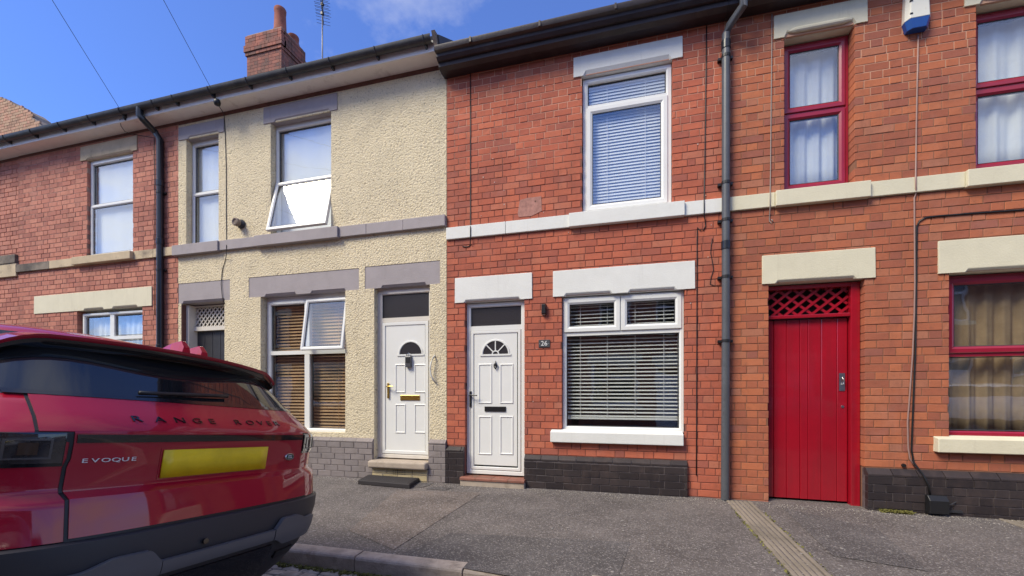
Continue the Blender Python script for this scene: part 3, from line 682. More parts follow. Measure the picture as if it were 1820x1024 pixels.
# front door
def panel_door(house, d, leaf, glass, y, m, fm, lab=None, left_only=False):
    fx0, fx1, fz0, fz1 = d; lx0, lx1, lz0, lz1 = leaf
    mb = MB(); mb.ring(fx0, fx1, fz0, fz1, [(0, y + 0.07), (0, y + 0.003), (0.003, y), (0.045, y), (0.058, y + 0.012), (0.058, y + 0.07)])
    ztr = lz1 + 0.05
    mb.box(fx0 + 0.05, fx1 - 0.05, y + 0.004, y + 0.066, ztr - 0.018, ztr + 0.045)
    dr = build(mb, 'door', fm, house)
    if lab: dr['label'] = lab
    gx = (fx0 + 0.058, fx1 - 0.058, ztr + 0.045, fz1 - 0.058)
    ringpart(dr, 'gasket', gx[0], gx[1], gx[2], gx[3], [(0, y + 0.012), (0.008, y + 0.018), (0.008, y + 0.05)], M['gasket'])
    pane(dr, gx[0], gx[1], gx[2], gx[3], y + 0.024, glass, 'toplight_pane')
    # shadow gap, then the leaf rail ring and the leaf
    lf_ = MB(); lf_.box(fx0 + 0.056, fx1 - 0.056, y + 0.05, y + 0.062, fz0 + 0.03, ztr - 0.016); build(lf_, 'backing', M['gasket'], dr)
    ringpart(dr, 'leaf_rim', fx0 + 0.062, fx1 - 0.062, fz0 + 0.062, ztr - 0.022, [(0, y + 0.05), (0, y + 0.0), (0.004, y - 0.004), (lx0 - fx0 - 0.072, y - 0.004), (lx0 - fx0 - 0.066, y + 0.004), (lx0 - fx0 - 0.066, y + 0.05)], m)
    lb = MB(); lb.box(lx0 + 0.003, lx1 - 0.003, y + 0.006, y + 0.048, lz0 + 0.003, lz1 - 0.003); build(lb, 'leaf', m, dr)
    return dr, y + 0.006
def mould(dr, x0, x1, z0, z1, y, m):
    ringpart(dr, 'panel_moulding', x0, x1, z0, z1, [(0, y + 0.004), (0.005, y - 0.007), (0.014, y - 0.010), (0.022, y - 0.003), (0.026, y + 0.004)], m)
def fan(dr, cx, z0, r, y, m, bars=3, gm=None):
    mb = MB(); n = 20
    def arch(rr, yy): return [(cx + rr * math.cos(math.pi * i / n), yy, z0 + 0.018 + rr * 1.0 * math.sin(math.pi * i / n)) for i in range(n + 1)]
    mb.loft([arch(r, y + 0.004), arch(r - 0.006, y - 0.011), arch(r - 0.022, y - 0.012), arch(r - 0.03, y + 0.002)], False)
    mb.box(cx - r - 0.012, cx + r + 0.012, y - 0.011, y + 0.004, z0 - 0.004, z0 + 0.020)
    if bars:
        ir = 0.055
        mb.loft([arch(ir, y + 0.004), arch(ir - 0.004, y - 0.010), arch(ir - 0.018, y - 0.010), arch(ir - 0.022, y + 0.004)], False)
        for k in range(1, bars + 1):
            a = math.pi * k / (bars + 1); dx, dz = math.cos(a), math.sin(a); px_, pz_ = -dz * 0.007, dx * 0.007
            q = [(cx + dx * s_ + px_ * e, z0 + 0.018 + dz * s_ + pz_ * e) for s_, e in ((ir - 0.006, -1), (r - 0.018, -1), (r - 0.018, 1), (ir - 0.006, 1))]
            mb.loft([[(a_, yy, b_) for a_, b_ in q] for yy in (y + 0.002, y - 0.009)], True, False, True)
    build(mb, 'fanlight_moulding', m, dr, smooth=40)
    gb = MB(); pts = [(cx + (r - 0.02) * math.cos(math.pi * i / n), z0 + 0.018 + (r - 0.02) * math.sin(math.pi * i / n)) for i in range(n + 1)]
    gb.loft([[(a, yy, b) for a, b in pts] for yy in (y + 0.003, y - 0.0015)], True, True, True); build(gb, 'fanlight_pane', gm or M['glassobs'], dr)
y = WY + 0.062
df = (DR[0] + 0.002, DR[1] - 0.002, WZ(827, 841, y), DRo[3] - 0.01)
lx = lambda x: WX(x, y); lz = lambda x, yy: WZ(x, yy, y)
d26, yl = panel_door(h26, df, (lx(842.5), lx(919), lz(843, 826), lz(843, 592.5)), M['glassobs'], y, M['upvc'], M['upvc'], 'white panelled front door with black fittings and fanlight')
fan(d26, lx(880.5), lz(880, 632), 0.205, yl, M['upvc'])
for (a, b) in ((850, 874.5), (888, 912.5)):
    mould(d26, lx(a), lx(b), lz(a, 717.5), lz(a, 646.5), yl, M['upvc']); mould(d26, lx(a), lx(b), lz(a, 808), lz(a, 739), yl, M['upvc'])
mb = MB(); mb.box(lx(861.4), lx(899), yl - 0.014, yl + 0.003, lz(880, 731.5), lz(880, 722.5)); bevel(build(mb, 'letter_plate', M['blackmetal'], d26), 0.004)
mb = MB(); cx_ = lx(881); zc = lz(881, 648)
mb.lathe((cx_, yl - 0.012, zc), [(0.004, -0.012), (0.019, -0.009), (0.021, 0.0), (0.016, 0.012)], 14, 'y')
mb.tube([(cx_, yl - 0.012, zc + 0.05), (cx_, yl - 0.016, zc + 0.02), (cx_ + 0.02, yl - 0.022, zc - 0.005), (cx_ + 0.016, yl - 0.02, zc - 0.035), (cx_, yl - 0.018, zc - 0.06), (cx_ - 0.016, yl - 0.02, zc - 0.035), (cx_ - 0.02, yl - 0.022, zc - 0.005), (cx_, yl - 0.016, zc + 0.02)], [0.004, 0.007, 0.008, 0.008, 0.009, 0.008, 0.008, 0.006], 8)
build(mb, 'knocker', M['blackmetal'], d26, smooth=True)
def handle(dr, x, z0, z1, zl, reach, y, m):
    mb = MB(); mb.box(x - 0.014, x + 0.014, y - 0.012, y + 0.003, z0, z1)
    mb.tube([(x, y - 0.01, zl), (x, y - 0.045, zl), (x + 0.02, y - 0.052, zl), (x + reach, y - 0.05, zl - 0.004)], [0.011, 0.010, 0.010, 0.008], 10)
    mb.lathe((x, y - 0.012, z0 + 0.06), [(0.008, -0.006), (0.008, 0.004)], 10, 'y')
    bevel(build(mb, 'handle', m, dr, smooth=35), 0.002)
handle(d26, lx(836.8), lz(837, 723.5), lz(837, 695.5), lz(837, 702.5), 0.11, y - 0.004, M['blackmetal'])
# quarry tile doorstep
s0, s1 = WX(817, WY - 0.12), WX(932.5, WY - 0.1)
stp = MB(); stp.box(s0 + 0.004, s1 - 0.004, WY - 0.115, WY + 0.16, -0.08, 0.075); step = build(stp, 'step', M['stepstone'], h26); bevel(step, 0.006)
n = 4
for i in range(n):
    a, b = s0 + (s1 - s0) * i / n + 0.002, s0 + (s1 - s0) * (i + 1) / n - 0.002; mb = MB()
    mb.loft([[(xx, WY - 0.13, 0.070), (xx, WY - 0.13, 0.094), (xx, WY - 0.118, 0.104), (xx, WY + 0.14, 0.107), (xx, WY + 0.14, 0.070)] for xx in (a, b)], True, True, True)
    build(mb, 'tile', M['steptile'], step)
# eaves: boxed gutter
def eaves_dark(house, x0, x1, tilt=0.0):
    z0 = WZ(1030, 91.4); z1 = WZ(1030, 57, 5.17); z2 = WZ(1030, 21.4, 5.06)
    fb = MB(); prof = [(WY + 0.3, z0 + 0.2), (WY + 0.3, z0 + 0.004), (WY - 0.004, z0), (WY - 0.14, z1 - 0.06), (5.20, z1 - 0.035), (5.19, z1 + 0.01), (5.20, z1 + 0.02), (5.20, z2 - 0.02)]
    fb.loft([[(xx, a, b) for a, b in prof] for xx in (x0, x1)], True, True, True); f = build(fb, 'fascia', M['gutterbrown'], house)
    gb = MB(); pr = [(5.198, z1 + 0.015), (5.155, z1 + 0.012), (5.125, z1 + 0.045), (5.12, z1 + 0.08), (5.075, z2 - 0.055), (5.06, z2 - 0.02), (5.06, z2), (5.075, z2), (5.09, z2 - 0.03), (5.15, z2 - 0.03), (5.198, z2 - 0.03)]
    gb.loft([[(xx, a, b) for a, b in pr] for xx in (x0, x1)], True, True, True); build(gb, 'gutter', M['gutterbrown'], house, smooth=25)
    for k in range(int((x1 - x0) / 0.9) + 1):
        xx = x0 + 0.5 + k * 0.9
        if xx < x1: jb = MB(); jb.box(xx - 0.012, xx + 0.012, 5.052, 5.10, z2 - 0.06, z2 + 0.006); build(jb, 'gutter_bracket', M['gutterbrown'], house)
    return z2
xg = WX(772, 5.07)
zr = eaves_dark(h26, xg, X_R - 0.002)
house_shell(h26, X_26, X_R, ZTOP26 + 0.15); house_roof(h26, X_26, X_R, zr + 0.03)

# ================================================================== HOUSE ON THE RIGHT (cream lintels, red joinery)
hR = empty('terraced_house', ((X_R + X_END) / 2, WY, 0))
tag(hR, 'brick terraced house with cream lintels, dark red windows and red passage gate', 'house')
UW1 = rect(1394, 1519, (1394, 74), (1394, 344)); UW1 = (UW1[0], UW1[1], ZS1 - 0.01, WZ(1375, 71))
UL1 = rect(1375, 1541, (1376, 29.8), (1375, 71)); 
UW2 = (WX(1735), WX(1735) + 1.15, ZS1 - 0.01, WZ(1737, 9)); UL2 = (WX(1713), UW2[1] + 0.13, UW2[3], UW2[3] + (UL1[3] - UL1[2]))
GT = (WX(1366), WX(1537), -0.2, WZ(1354.7, 505.5)); GL = rect(1354, 1555, (1354.7, 455.2), (1354.7, 505.5))
LW2 = (WX(1687), WX(1687) + 1.5, WZ(1687, 776), WZ(1667, 486)); LL2 = (WX(1666.5), LW2[1] + 0.14, WZ(1667, 487), WZ(1667, 429.3))
SI2 = (WX(1659), LW2[1] + 0.14, WZ(1660, 802.6), WZ(1660, 775)); LW2 = (LW2[0], LW2[1], SI2[3] - 0.02, LL2[2] + 0.002)
PL2 = (GT[1] + 0.0, X_END, -0.25, WZ(1540, 831))
holR = [UW1, UW2, GT, LW2]
wallR = slab('wall', X_R, X_END, -0.3, ZTOP26 + 0.15, WY + 0.0045, 0.3, [grow(h, 0.006) for h in holR], M['mortR'], hR)
covR = holR + [grow(v, -0.002) for v in (UL1, UL2, GL, LL2)] + [(X_R, X_END, ZS0 + 0.004, ZS1 - 0.004), grow(SI2, -0.003), (PL2[0] - 0.002, X_END + 1, PL2[2], PL2[3])]
rectsR = bond(X_R + 0.004, X_END, -0.25, ZTOP26 + 0.13, covR, 0.06)
pl = MB(); a, b, c, d = PL2
pl.loft([[(xx, WY - 0.056, c), (xx, WY - 0.056, d - 0.075), (xx, WY + 0.0, d - 0.012), (xx, WY + 0.06, d - 0.012), (xx, WY + 0.06, c)] for xx in (a + 0.004, b)], True, True, True)
plinthR = build(pl, 'plinth', M['mortblack'], hR)
prR = bond(a, b, c, d - 0.082, [], 0.05, False)
x = a
while x < b - 0.03:
    e = min(x + ST, b); mb = MB()
    mb.loft([[(xx, WY - 0.064, d - 0.082 + 0.004), (xx, WY - 0.064, d - 0.06), (xx, WY - 0.008, d - 0.003), (xx, WY + 0.03, d), (xx, WY + 0.03, d - 0.078)] for xx in (x + 0.002, e - 0.002)], True, True, True)
    build(mb, 'plinth_brick', M['brickblack'], plinthR); x = e + 0.003
lay([(rectsR, WY, 0.15, M['brickR'], wallR), (prR, WY - 0.064, 0.06, M['brickblack'], plinthR)])
lintel(hR, *UL1, M['cream'], cuts=[(UL1[0] + 0.10, UL1[1] - 0.10)], ch=0.06, cd=0.05, roll=True)
lintel(hR, *UL2, M['cream'], cuts=[(UL2[0] + 0.12, UL2[1] - 0.12)], ch=0.06, cd=0.05, roll=True)
lintel(hR, *GL, M['cream'], cuts=[(GL[0] + 0.13, GL[1] - 0.17)])
lintel(hR, *LL2, M['cream'], cuts=[(LL2[0] + 0.22, (LL2[0] + LL2[1]) / 2 - 0.08), ((LL2[0] + LL2[1]) / 2 + 0.08, LL2[1] - 0.22)])
scR = empty('string_course', (3, WY, ZS0)); scR.parent = hR; scR.location = Vector((3, WY, ZS0)) - FR[hR]
xa, xb, xc = WX(1376), WX(1543), WX(1712)
for (p, q, pr) in ((WX(1284), xa, 0.03), (xa, xb, 0.065), (xb, xc, 0.03), (xc, X_END, 0.065)):
    block(scR, 'stone', p + 0.001, q - 0.001, WY - pr, WY + 0.12, ZS0 + (0.003 if pr < 0.05 else -0.004), ZS1 + (0 if pr < 0.05 else 0.003), M['cream'])
sl = MB(); a, b, c, d = SI2
sl.loft([[(xx, WY + 0.1, c), (xx, WY - 0.075, c), (xx, WY - 0.075, d - 0.02), (xx, WY + 0.03, d + 0.004), (xx, WY + 0.1, d + 0.004)] for xx in (a, b)], True, True, True)
bevel(build(sl, 'sill', M['cream'], hR), 0.008, 3)
def red_window(op, ztr, y, two=True, strip=True):
    f = (op[0] + 0.004, op[1] - 0.004, op[2] + (0.055 if strip else 0.02), op[3] - 0.01)
    win = wframe(hR, *f, y, 0.035, M['redframe'], [('h', ztr, 0.02)])
    light(win, f[0] + 0.03, f[1] - 0.03, ztr + 0.012, f[3] - 0.03, (f[0] + 0.095, f[1] - 0.095, ztr + 0.075, f[3] - 0.095), y - 0.01, M['redframe'])
    light(win, f[0] + 0.03, f[1] - 0.03, f[2] + 0.02, ztr - 0.012, (f[0] + 0.095, f[1] - 0.095, f[2] + 0.085, ztr - 0.075), y - 0.01, M['redframe'])
    if strip: mb = MB(); mb.box(op[0] + 0.003, op[1] - 0.003, y - 0.05, y + 0.06, op[2] + 0.008, f[2] - 0.002); build(mb, 'window_board', M['purple'], win)
    return f
yR = WY + 0.125
f1 = red_window(UW1, WZ(1396, 205, yR), yR)
f2 = red_window(UW2, WZ(1737, 160, yR), yR)
curtain(f1[0] + 0.03, f1[1] - 0.03, f1[2] + 0.03, f1[3] - 0.04, yR + 0.13, M['net'], 0.018, 0.16, 'net_curtain', 'white net curtain behind the narrow red framed upstairs window', 'curtain')
curtain(f2[0] + 0.03, f2[1] - 0.03, f2[2] + 0.03, f2[3] - 0.04, yR + 0.13, M['net'], 0.022, 0.22, 'net_curtain', 'white net curtain behind the wide red framed upstairs window', 'curtain')
yw = WY + 0.10
f = (LW2[0] + 0.004, LW2[1] - 0.004, LW2[2] + 0.02, LW2[3] - 0.012); ztr = WZ(1690, 630, yw)
win = wframe(hR, *f, yw, 0.05, M['redframe'], [('h', ztr, 0.025), ])
light(win, f[0] + 0.03, f[1] - 0.03, ztr + 0.012, f[3] - 0.03, (f[0] + 0.1, f[1] - 0.1, ztr + 0.09, f[3] - 0.1), yw - 0.012, M['redframe'])
light(win, f[0], f[1], f[2], ztr, (f[0] + 0.052, f[1] - 0.052, f[2] + 0.06, ztr - 0.03), yw + 0.018, M['redframe'], sash=False)
curtain(f[0] + 0.02, f[1] - 0.02, f[2] + 0.02, f[3] - 0.05, yw + 0.16, M['beige'], 0.03, 0.17, 'curtain', 'beige pleated curtain behind the red framed downstairs window', 'curtain')
# red boarded gate with lattice above
yg = WY + 0.11; gx0, gx1, gz1 = GT[0] + 0.004, GT[1] - 0.004, GT[3] - 0.012
post = WX(1510, yg); zl0, zl1, zd = WZ(1370, 562, yg), WZ(1370, 517, yg), WZ(1366, 570, yg)
gb = MB(); gb.box(post, gx1, yg - 0.03, yg + 0.09, pav_z(2.3, 5.4) - 0.05, gz1); gb.box(gx0, post, yg - 0.03, yg + 0.09, zl1 - 0.002, gz1)
gb.box(gx0, post, yg - 0.02, yg + 0.08, zd + 0.012, zl0); gb.box(gx0, gx0 + 0.03, yg + 0.02, yg + 0.09, 0.0, zl1)
gate = build(gb, 'door', M['redgloss'], hR); gate['label'] = 'red boarded passage gate with lattice panel above'; bevel(gate, 0.006)
def lattice(par, x0, x1, z0, z1, y, m, pitch, w, slope=1.0, dbl=True):
    h = z1 - z0; i = 0
    def slat(xa, dirn, yy):
        # clip a slanted slat to the opening
        pts = []
        ra, rb = xa, xa + dirn * h / slope
        t0, t1 = 0.0, 1.0
        for lo in (x0,):
            pass
        def at(t): return (ra + (rb - ra) * t, z0 + h * t)
        ts = [t for t in [k / 40 for k in range(41)] if x0 <= at(t)[0] <= x1]
        if len(ts) < 3: return
        (xa_, za_), (xb_, zb_) = at(ts[0]), at(ts[-1])
        d = Vector((xb_ - xa_, 0, zb_ - za_)).normalized(); nn = Vector((-d.z, 0, d.x)) * w / 2
        q = [Vector((xa_, 0, za_)) + nn, Vector((xb_, 0, zb_)) + nn, Vector((xb_, 0, zb_)) - nn, Vector((xa_, 0, za_)) - nn]
        mb = MB(); mb.loft([[(p.x, y2, p.z) for p in q] for y2 in (yy, yy + 0.008)], True, True, True); build(mb, 'lattice_slat', m, par)
    x = x0 - h / slope
    while x < x1: slat(x, 1, y); x += pitch
    x = x0 + 0.02
    while x < x1 + h / slope: slat(x, -1, y + 0.009); x += pitch * (1.15 if dbl else 1)
lattice(gate, gx0 + 0.002, post, zl0, zl1 - 0.002, yg + 0.02, M['redgloss'], 0.135, 0.028, slope=0.85)
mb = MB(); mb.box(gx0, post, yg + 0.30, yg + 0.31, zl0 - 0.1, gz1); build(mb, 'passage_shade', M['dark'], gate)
edges = [WX(v, yg) for v in (1366, 1377, 1399.6, 1424, 1438, 1462, 1490, 1506)]; edges[-1] = post - 0.006
for a, b in zip(edges[:-1], edges[1:]):
    a += 0.0; mb = MB(); zb = pav_z(a, WY) + 0.03; yy = yg + 0.032 + random.uniform(-0.002, 0.002); c_ = 0.005
    mb.loft([[(a + 0.001, yy + 0.02, z), (a + 0.001, yy + c_, z), (a + 0.001 + c_, yy, z), (b - 0.001 - c_, yy, z), (b - 0.001, yy + c_, z), (b - 0.001, yy + 0.02, z)] for z in (zb, zd)], True, True, True)
    build(mb, 'plank', M['redgloss'], gate)
xh, zh = WX(1498.5, yg), WZ(1498, 679, yg)
mb = MB(); mb.box(xh - 0.028, xh + 0.028, yg + 0.025, yg + 0.034, zh - 0.1, zh + 0.1)
mb.tube([(xh + 0.008, yg + 0.03, zh - 0.03), (xh + 0.008, yg + 0.0, zh - 0.02), (xh + 0.008, yg - 0.005, zh + 0.02), (xh + 0.006, yg + 0.03, zh + 0.05)], 0.008, 8)
build(mb, 'latch_plate', M['chrome'], gate, smooth=40)
mb = MB(); mb.lathe((xh + 0.006, yg + 0.03, WZ(1499, 723, yg)), [(0.015, -0.006), (0.017, 0.006)], 14, 'y'); build(mb, 'lock', M['chrome'], gate)
zrR = eaves_dark(hR, X_R + 0.002, X_END)
house_shell(hR, X_R, X_END, ZTOP26 + 0.15); house_roof(hR, X_R, X_END, zrR + 0.03)
# passage lining behind the gate
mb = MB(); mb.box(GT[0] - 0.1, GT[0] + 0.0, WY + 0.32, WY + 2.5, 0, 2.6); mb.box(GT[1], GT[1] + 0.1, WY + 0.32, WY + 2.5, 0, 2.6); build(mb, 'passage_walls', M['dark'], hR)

# ================================================================== CREAM RENDERED HOUSE
hY = empty('terraced_house', ((X_Y + X_26) / 2, WY, 0))
tag(hY, 'cream roughcast terraced house with lilac grey lintels and white windows', 'house')
NW = (WX(331), WX(388.5), ZS1 + 0.165, WZ(331, 248.5)); NWL = rect(318.3, 398.7, (318.5, 227.7), (318.5, 250.5))
ZSY0, ZSY1 = WZ(620, 422), WZ(620, 403.5)
NW = (NW[0], NW[1], ZSY1 - 0.008, NWL[2] + 0.002)
SWL = rect(469, 600, (469.7, 192.5), (468.8, 221.5)); SW = (WX(481), WX(588.5), ZSY1 - 0.008, SWL[2] + 0.002)
PGL = rect(311.2, 408.7, (311.2, 505), (311.2, 540.3)); PG = (WX(322), WX(399), -0.2, PGL[2] + 0.002)
GWL = rect(442, 638, (442, 493.6), (442, 529)); GW = (WX(463), WX(613.7), WZ(540, 768), GWL[2] + 0.002)
YDL = rect(648.3, 782, (648.3, 474.3), (648.3, 513.8)); YD = (WX(665), WX(764), -0.2, YDL[2] + 0.002)
PLY1 = (PG[1] + 0.01, YD[0], -0.15, WZ(600, 777)); PLY2 = (YD[1], X_26, -0.15, WZ(780, 781))
holY = [NW, SW, PG, GW, YD]
ZW = ZSOF + 0.2
wallY = slab('wall', X_Y, X_26 - 0.004, -0.2, ZSOF - 0.07, WY, 0.3, holY + [PGL, YDL, GWL], M['render'], hY)
block(hY, 'wall_plate', X_Y, X_26 - 0.006, WY + 0.004, WY + 0.29, ZSOF - 0.069, ZSOF + 0.2, M['timberdark'], 0)
for L, cuts in ((NWL, [(NWL[0] + 0.2, NWL[1] - 0.1)]), (SWL, [(SWL[0] + 0.2, SWL[1] - 0.12)]), (PGL, [(PGL[0] + 0.15, PGL[1] - 0.1)]), (YDL, [(YDL[0] + 0.26, YDL[1] - 0.2)])):
    lintel(hY, *L, M['greyp'], cuts=cuts, proud=-0.006 if L in (PGL, YDL) else 0.012, ch=0.04)
mw = (GWL[0] + GWL[1]) / 2
lintel(hY, *GWL, M['greyp'], cuts=[(GWL[0] + 0.3, mw - 0.1), (mw + 0.15, GWL[1] - 0.22)], proud=-0.006, ch=0.04)
scY = empty('string_course', (-5, WY, ZSY0)); scY.parent = hY; scY.location = Vector((-5, WY, ZSY0)) - FR[hY]
a1, a2, a3, a4 = WX(313), WX(394), WX(459), WX(606)
for (p, q, pr) in ((a1, a2, 0.075), (a2, a3, 0.05), (a3, a4, 0.085), (a4, WX(654), 0.05), (WX(654), WX(719), 0.048), (WX(719), X_26 - 0.006, 0.05)):
    block(scY, 'stone', p + 0.001, q - 0.001, WY - pr, WY + 0.12, ZSY0 - (0.012 if pr > 0.07 else 0), ZSY1, M['greyp'])
# grey painted brick base
pl = MB()
for (a, b, c, d) in (PLY1, PLY2):
    pl.loft([[(xx, WY - 0.042, c), (xx, WY - 0.042, d - 0.055), (xx, WY + 0.0, d - 0.012), (xx, WY + 0.06, d - 0.012), (xx, WY + 0.06, c)] for xx in (a + 0.003, b - 0.004)], True, True, True)
plinthY = build(pl, 'plinth', M['mortgrey'], hY); rc = []
for (a, b, c, d) in (PLY1, PLY2):
    rc += bond(a, b - 0.002, c, d - 0.062, [], 0.02, True); x = a
    while x < b - 0.03:
        e = min(x + ST, b - 0.002); mb = MB()
        mb.loft([[(xx, WY - 0.049, d - 0.058), (xx, WY - 0.049, d - 0.045), (xx, WY - 0.006, d - 0.002), (xx, WY + 0.03, d), (xx, WY + 0.03, d - 0.058)] for xx in (x + 0.001, e - 0.001)], True, True, True)
        build(mb, 'plinth_brick', M['brickgrey'], plinthY); x = e + 0.001
lay([(rc, WY - 0.049, 0.05, M['brickgrey'], plinthY)])
# narrow upstairs window
yN = WY + 0.10
def two_light(house, op, y, ztr, m, w=0.05, tilt=0.0):
    f = (op[0] + 0.003, op[1] - 0.003, op[2] + 0.02, op[3] - 0.035)
    bk = MB(); bk.box(op[0], op[1], y + 0.004, y + 0.06, f[3] + 0.001, op[3]); 
    win = wframe(house, *f, y, w * 0.8, m, [('h', ztr, 0.022)]); build(bk, 'head_packer', m, win)
    light(win, f[0], f[1], ztr, f[3], (f[0] + w, f[1] - w, ztr + 0.04, f[3] - w), y + 0.018, m, sash=False)
    if tilt:
        c = Matrix.Translation((0, y, ztr)) @ Matrix.Rotation(tilt, 4, 'X') @ Matrix.Translation((0, -y, -ztr))
        light(win, f[0] + 0.012, f[1] - 0.012, f[2] + 0.012, ztr + 0.012, (f[0] + w + 0.02, f[1] - w - 0.02, f[2] + w + 0.02, ztr - 0.05), y - 0.02, m, Mx=c)
    else:
        light(win, f[0] + 0.008, f[1] - 0.008, f[2] + 0.008, ztr + 0.005, (f[0] + w + 0.01, f[1] - w - 0.01, f[2] + w + 0.01, ztr - 0.05), y - 0.008, m)
    return f
fN = two_light(hY, NW, yN, WZ(344, 346, yN), M['upvc'])
fS = two_light(hY, SW, yN, WZ(494, 328, yN), M['upvc'], tilt=R(-13.5))
def roller(f, y, label, z0=None):
    mb = MB(); n = 14
    mb.loft([[(f[0] + 0.03 + (f[1] - f[0] - 0.06) * i / n, y + 0.006 * math.sin(i * 1.3 + k), z) for i in range(n + 1)] for k, z in enumerate((z0 or f[2] + 0.03, (f[2] + f[3]) / 2, f[3] - 0.03))], False)
    mb.tube([(f[0] + 0.03, y + 0.02, f[3] - 0.04), (f[1] - 0.03, y + 0.02, f[3] - 0.04)], 0.02, 8)
    o = build(mb, 'roller_blind', M['nightblind'], smooth=40); tag(o, label, 'blind'); return o
roller(fN, yN + 0.085, 'white roller blind in the narrow upstairs window of the cream house')
roller(fS, yN + 0.085, 'white roller blind behind the tilted open upstairs window')
# downstairs window: four lights, one tilted open
f = (WX(476, yN), WX(613.5, yN), GW[2] + 0.0, WZ(476, 538, yN)); f = (f[0], GW[1] - 0.004, f[2], f[3])
sidep = MB(); sidep.box(GW[0], f[0] - 0.001, yN + 0.03, yN + 0.07, f[2], GW[3]); sidep.box(f[0] - 0.001, GW[1], yN + 0.03, yN + 0.07, f[3], GW[3])
xm, ztr = WX(545, yN), WZ(480, 628, yN)
win = wframe(hY, *f, yN, 0.05, M['upvc'], [('h', ztr, 0.03), ('v', xm, 0.045, f[2] + 0.03, f[3] - 0.03)]); build(sidep, 'packer', M['upvc'], win)
light(win, f[0], xm, ztr, f[3], (f[0] + 0.06, xm - 0.045, ztr + 0.05, f[3] - 0.06), yN + 0.018, M['upvc'], sash=False)
light(win, f[0], xm, f[2], ztr, (f[0] + 0.075, xm - 0.055, f[2] + 0.06, ztr - 0.06), yN + 0.018, M['upvc'], sash=False)
light(win, xm, f[1], f[2], ztr, (xm + 0.075, f[1] - 0.03, f[2] + 0.06, ztr - 0.06), yN + 0.018, M['upvc'], sash=False)
c = Matrix.Translation((0, yN, f[3])) @ Matrix.Rotation(R(-9), 4, 'X') @ Matrix.Translation((0, -yN, -f[3]))
light(win, xm + 0.012, f[1] - 0.008, ztr + 0.006, f[3] - 0.008, (xm + 0.075, f[1] - 0.07, ztr + 0.08, f[3] - 0.06), yN - 0.03, M['upvc'], Mx=c)
venetian(f[0] + 0.06, f[1] - 0.03, f[2] + 0.03, f[3] - 0.06, yN + 0.13, M['woodblind'], 0.050, 0.05, R(50), 'brown wooden venetian blind in the downstairs window of the cream house', cords=3, th=0.004)
# front door
yd = WY + 0.085; ydl = lambda a, b: WZ(a, b, yd)
dfr = (WX(673, yd), YD[1] - 0.002, ydl(688, 813.5), YD[3] - 0.03)
bk = MB(); bk.box(YD[0], YD[1], yd + 0.004, yd + 0.07, dfr[3] + 0.001, YD[3]); bk.box(YD[0], dfr[0] - 0.001, yd + 0.004, yd + 0.07, dfr[2], dfr[3])
lx0, lx1 = WX(697, yd), WX(762, yd); 
dY, ylY = panel_door(hY, dfr, (dfr[0] + 0.115, dfr[1] - 0.115, ydl(690, 803), ydl(690, 577)), M['glassobs'], yd, M['upvc'], M['upvccream'], 'white panelled front door with brass fittings')
build(bk, 'packer', M['upvccream'], dY)
dl = lambda a: WX(a, yd)
fan(dY, dl(729.5), ydl(729, 632), 0.20, ylY, M['upvc'], bars=0)
for (a, b) in ((702, 721), (736, 757)):
    mould(dY, dl(a), dl(b), ydl(a, 698.5), ydl(a, 647), ylY, M['upvc']); mould(dY, dl(a), dl(b), ydl(a, 770), ydl(a, 718), ylY, M['upvc'])
mb = MB(); mb.box(dl(711.5), dl(746), ylY - 0.012, ylY + 0.003, ydl(729, 711.6), ydl(729, 702.6)); lp = build(mb, 'letter_plate', M['brass'], dY); bevel(lp, 0.004)
handle(dY, dl(690.5), ydl(690, 708), ydl(690, 681), ydl(690, 687), 0.10, yd - 0.004, M['brass'])
mb = MB(); mb.box(YD[0] - 0.03, YD[1] - 0.004, WY - 0.13, WY + 0.2, WZ(690, 833, WY - .1), WZ(690, 817.5, WY - .0)); stY = build(mb, 'step', M['stepstone'], hY); bevel(stY, 0.03, 4)
zst = WZ(690, 833, WY - .1)
mb = MB(); mb.box(YD[0] + 0.002, YD[1] - 0.004, WY - 0.05, WY + 0.2, -0.1, zst - 0.001); bw = build(mb, 'step_base', M['mortgrey'], hY)
lay([(bond(YD[0] + 0.004, YD[1] - 0.006, -0.06, zst - 0.003, [], 0.0, True), WY - 0.057, 0.05, M['creambrick'], bw)])
mb = MB(); xv = WX(713)
for i in range(7):
    for j in range(3): mb.lathe((xv - 0.09 + i * 0.03, WY - 0.0585, zst - 0.028 - j * 0.026), [(0.0065, -0.002), (0.0065, 0.001)], 8, 'y')
build(mb, 'air_brick_holes', M['black'], bw)
# passage entrance: white frame, lattice, dark door
yp = WY + 0.19; pw = PG[0] + 0.07
mb = MB(); mb.box(PG[0], pw, WY + 0.075, yp + 0.06, -0.1, PG[3] - 0.02); zra, zrb = WZ(349, 582, yp), WZ(349, 589, yp); zlt = WZ(349, 547, yp)
mb.box(pw, PG[1], yp - 0.02, yp + 0.06, zlt, PG[3] - 0.02); mb.box(pw, PG[1], yp - 0.03, yp + 0.05, zrb, zra)
pd = build(mb, 'door', M['upvccream'], hY); pd['label'] = 'charcoal passage door under a white lattice panel'
mb = MB(); mb.box(PG[0] + 0.0, PG[0] + 0.012, WY + 0.004, WY + 0.074, -0.1, PG[3] - 0.02); build(mb, 'reveal', M['timberdark'], pd)
lattice(pd, pw + 0.002, PG[1] - 0.002, zra, zlt, yp + 0.005, M['upvccream'], 0.085, 0.020, slope=1.15, dbl=False)
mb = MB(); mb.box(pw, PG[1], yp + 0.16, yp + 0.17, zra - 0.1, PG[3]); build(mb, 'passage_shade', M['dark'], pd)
n = 5
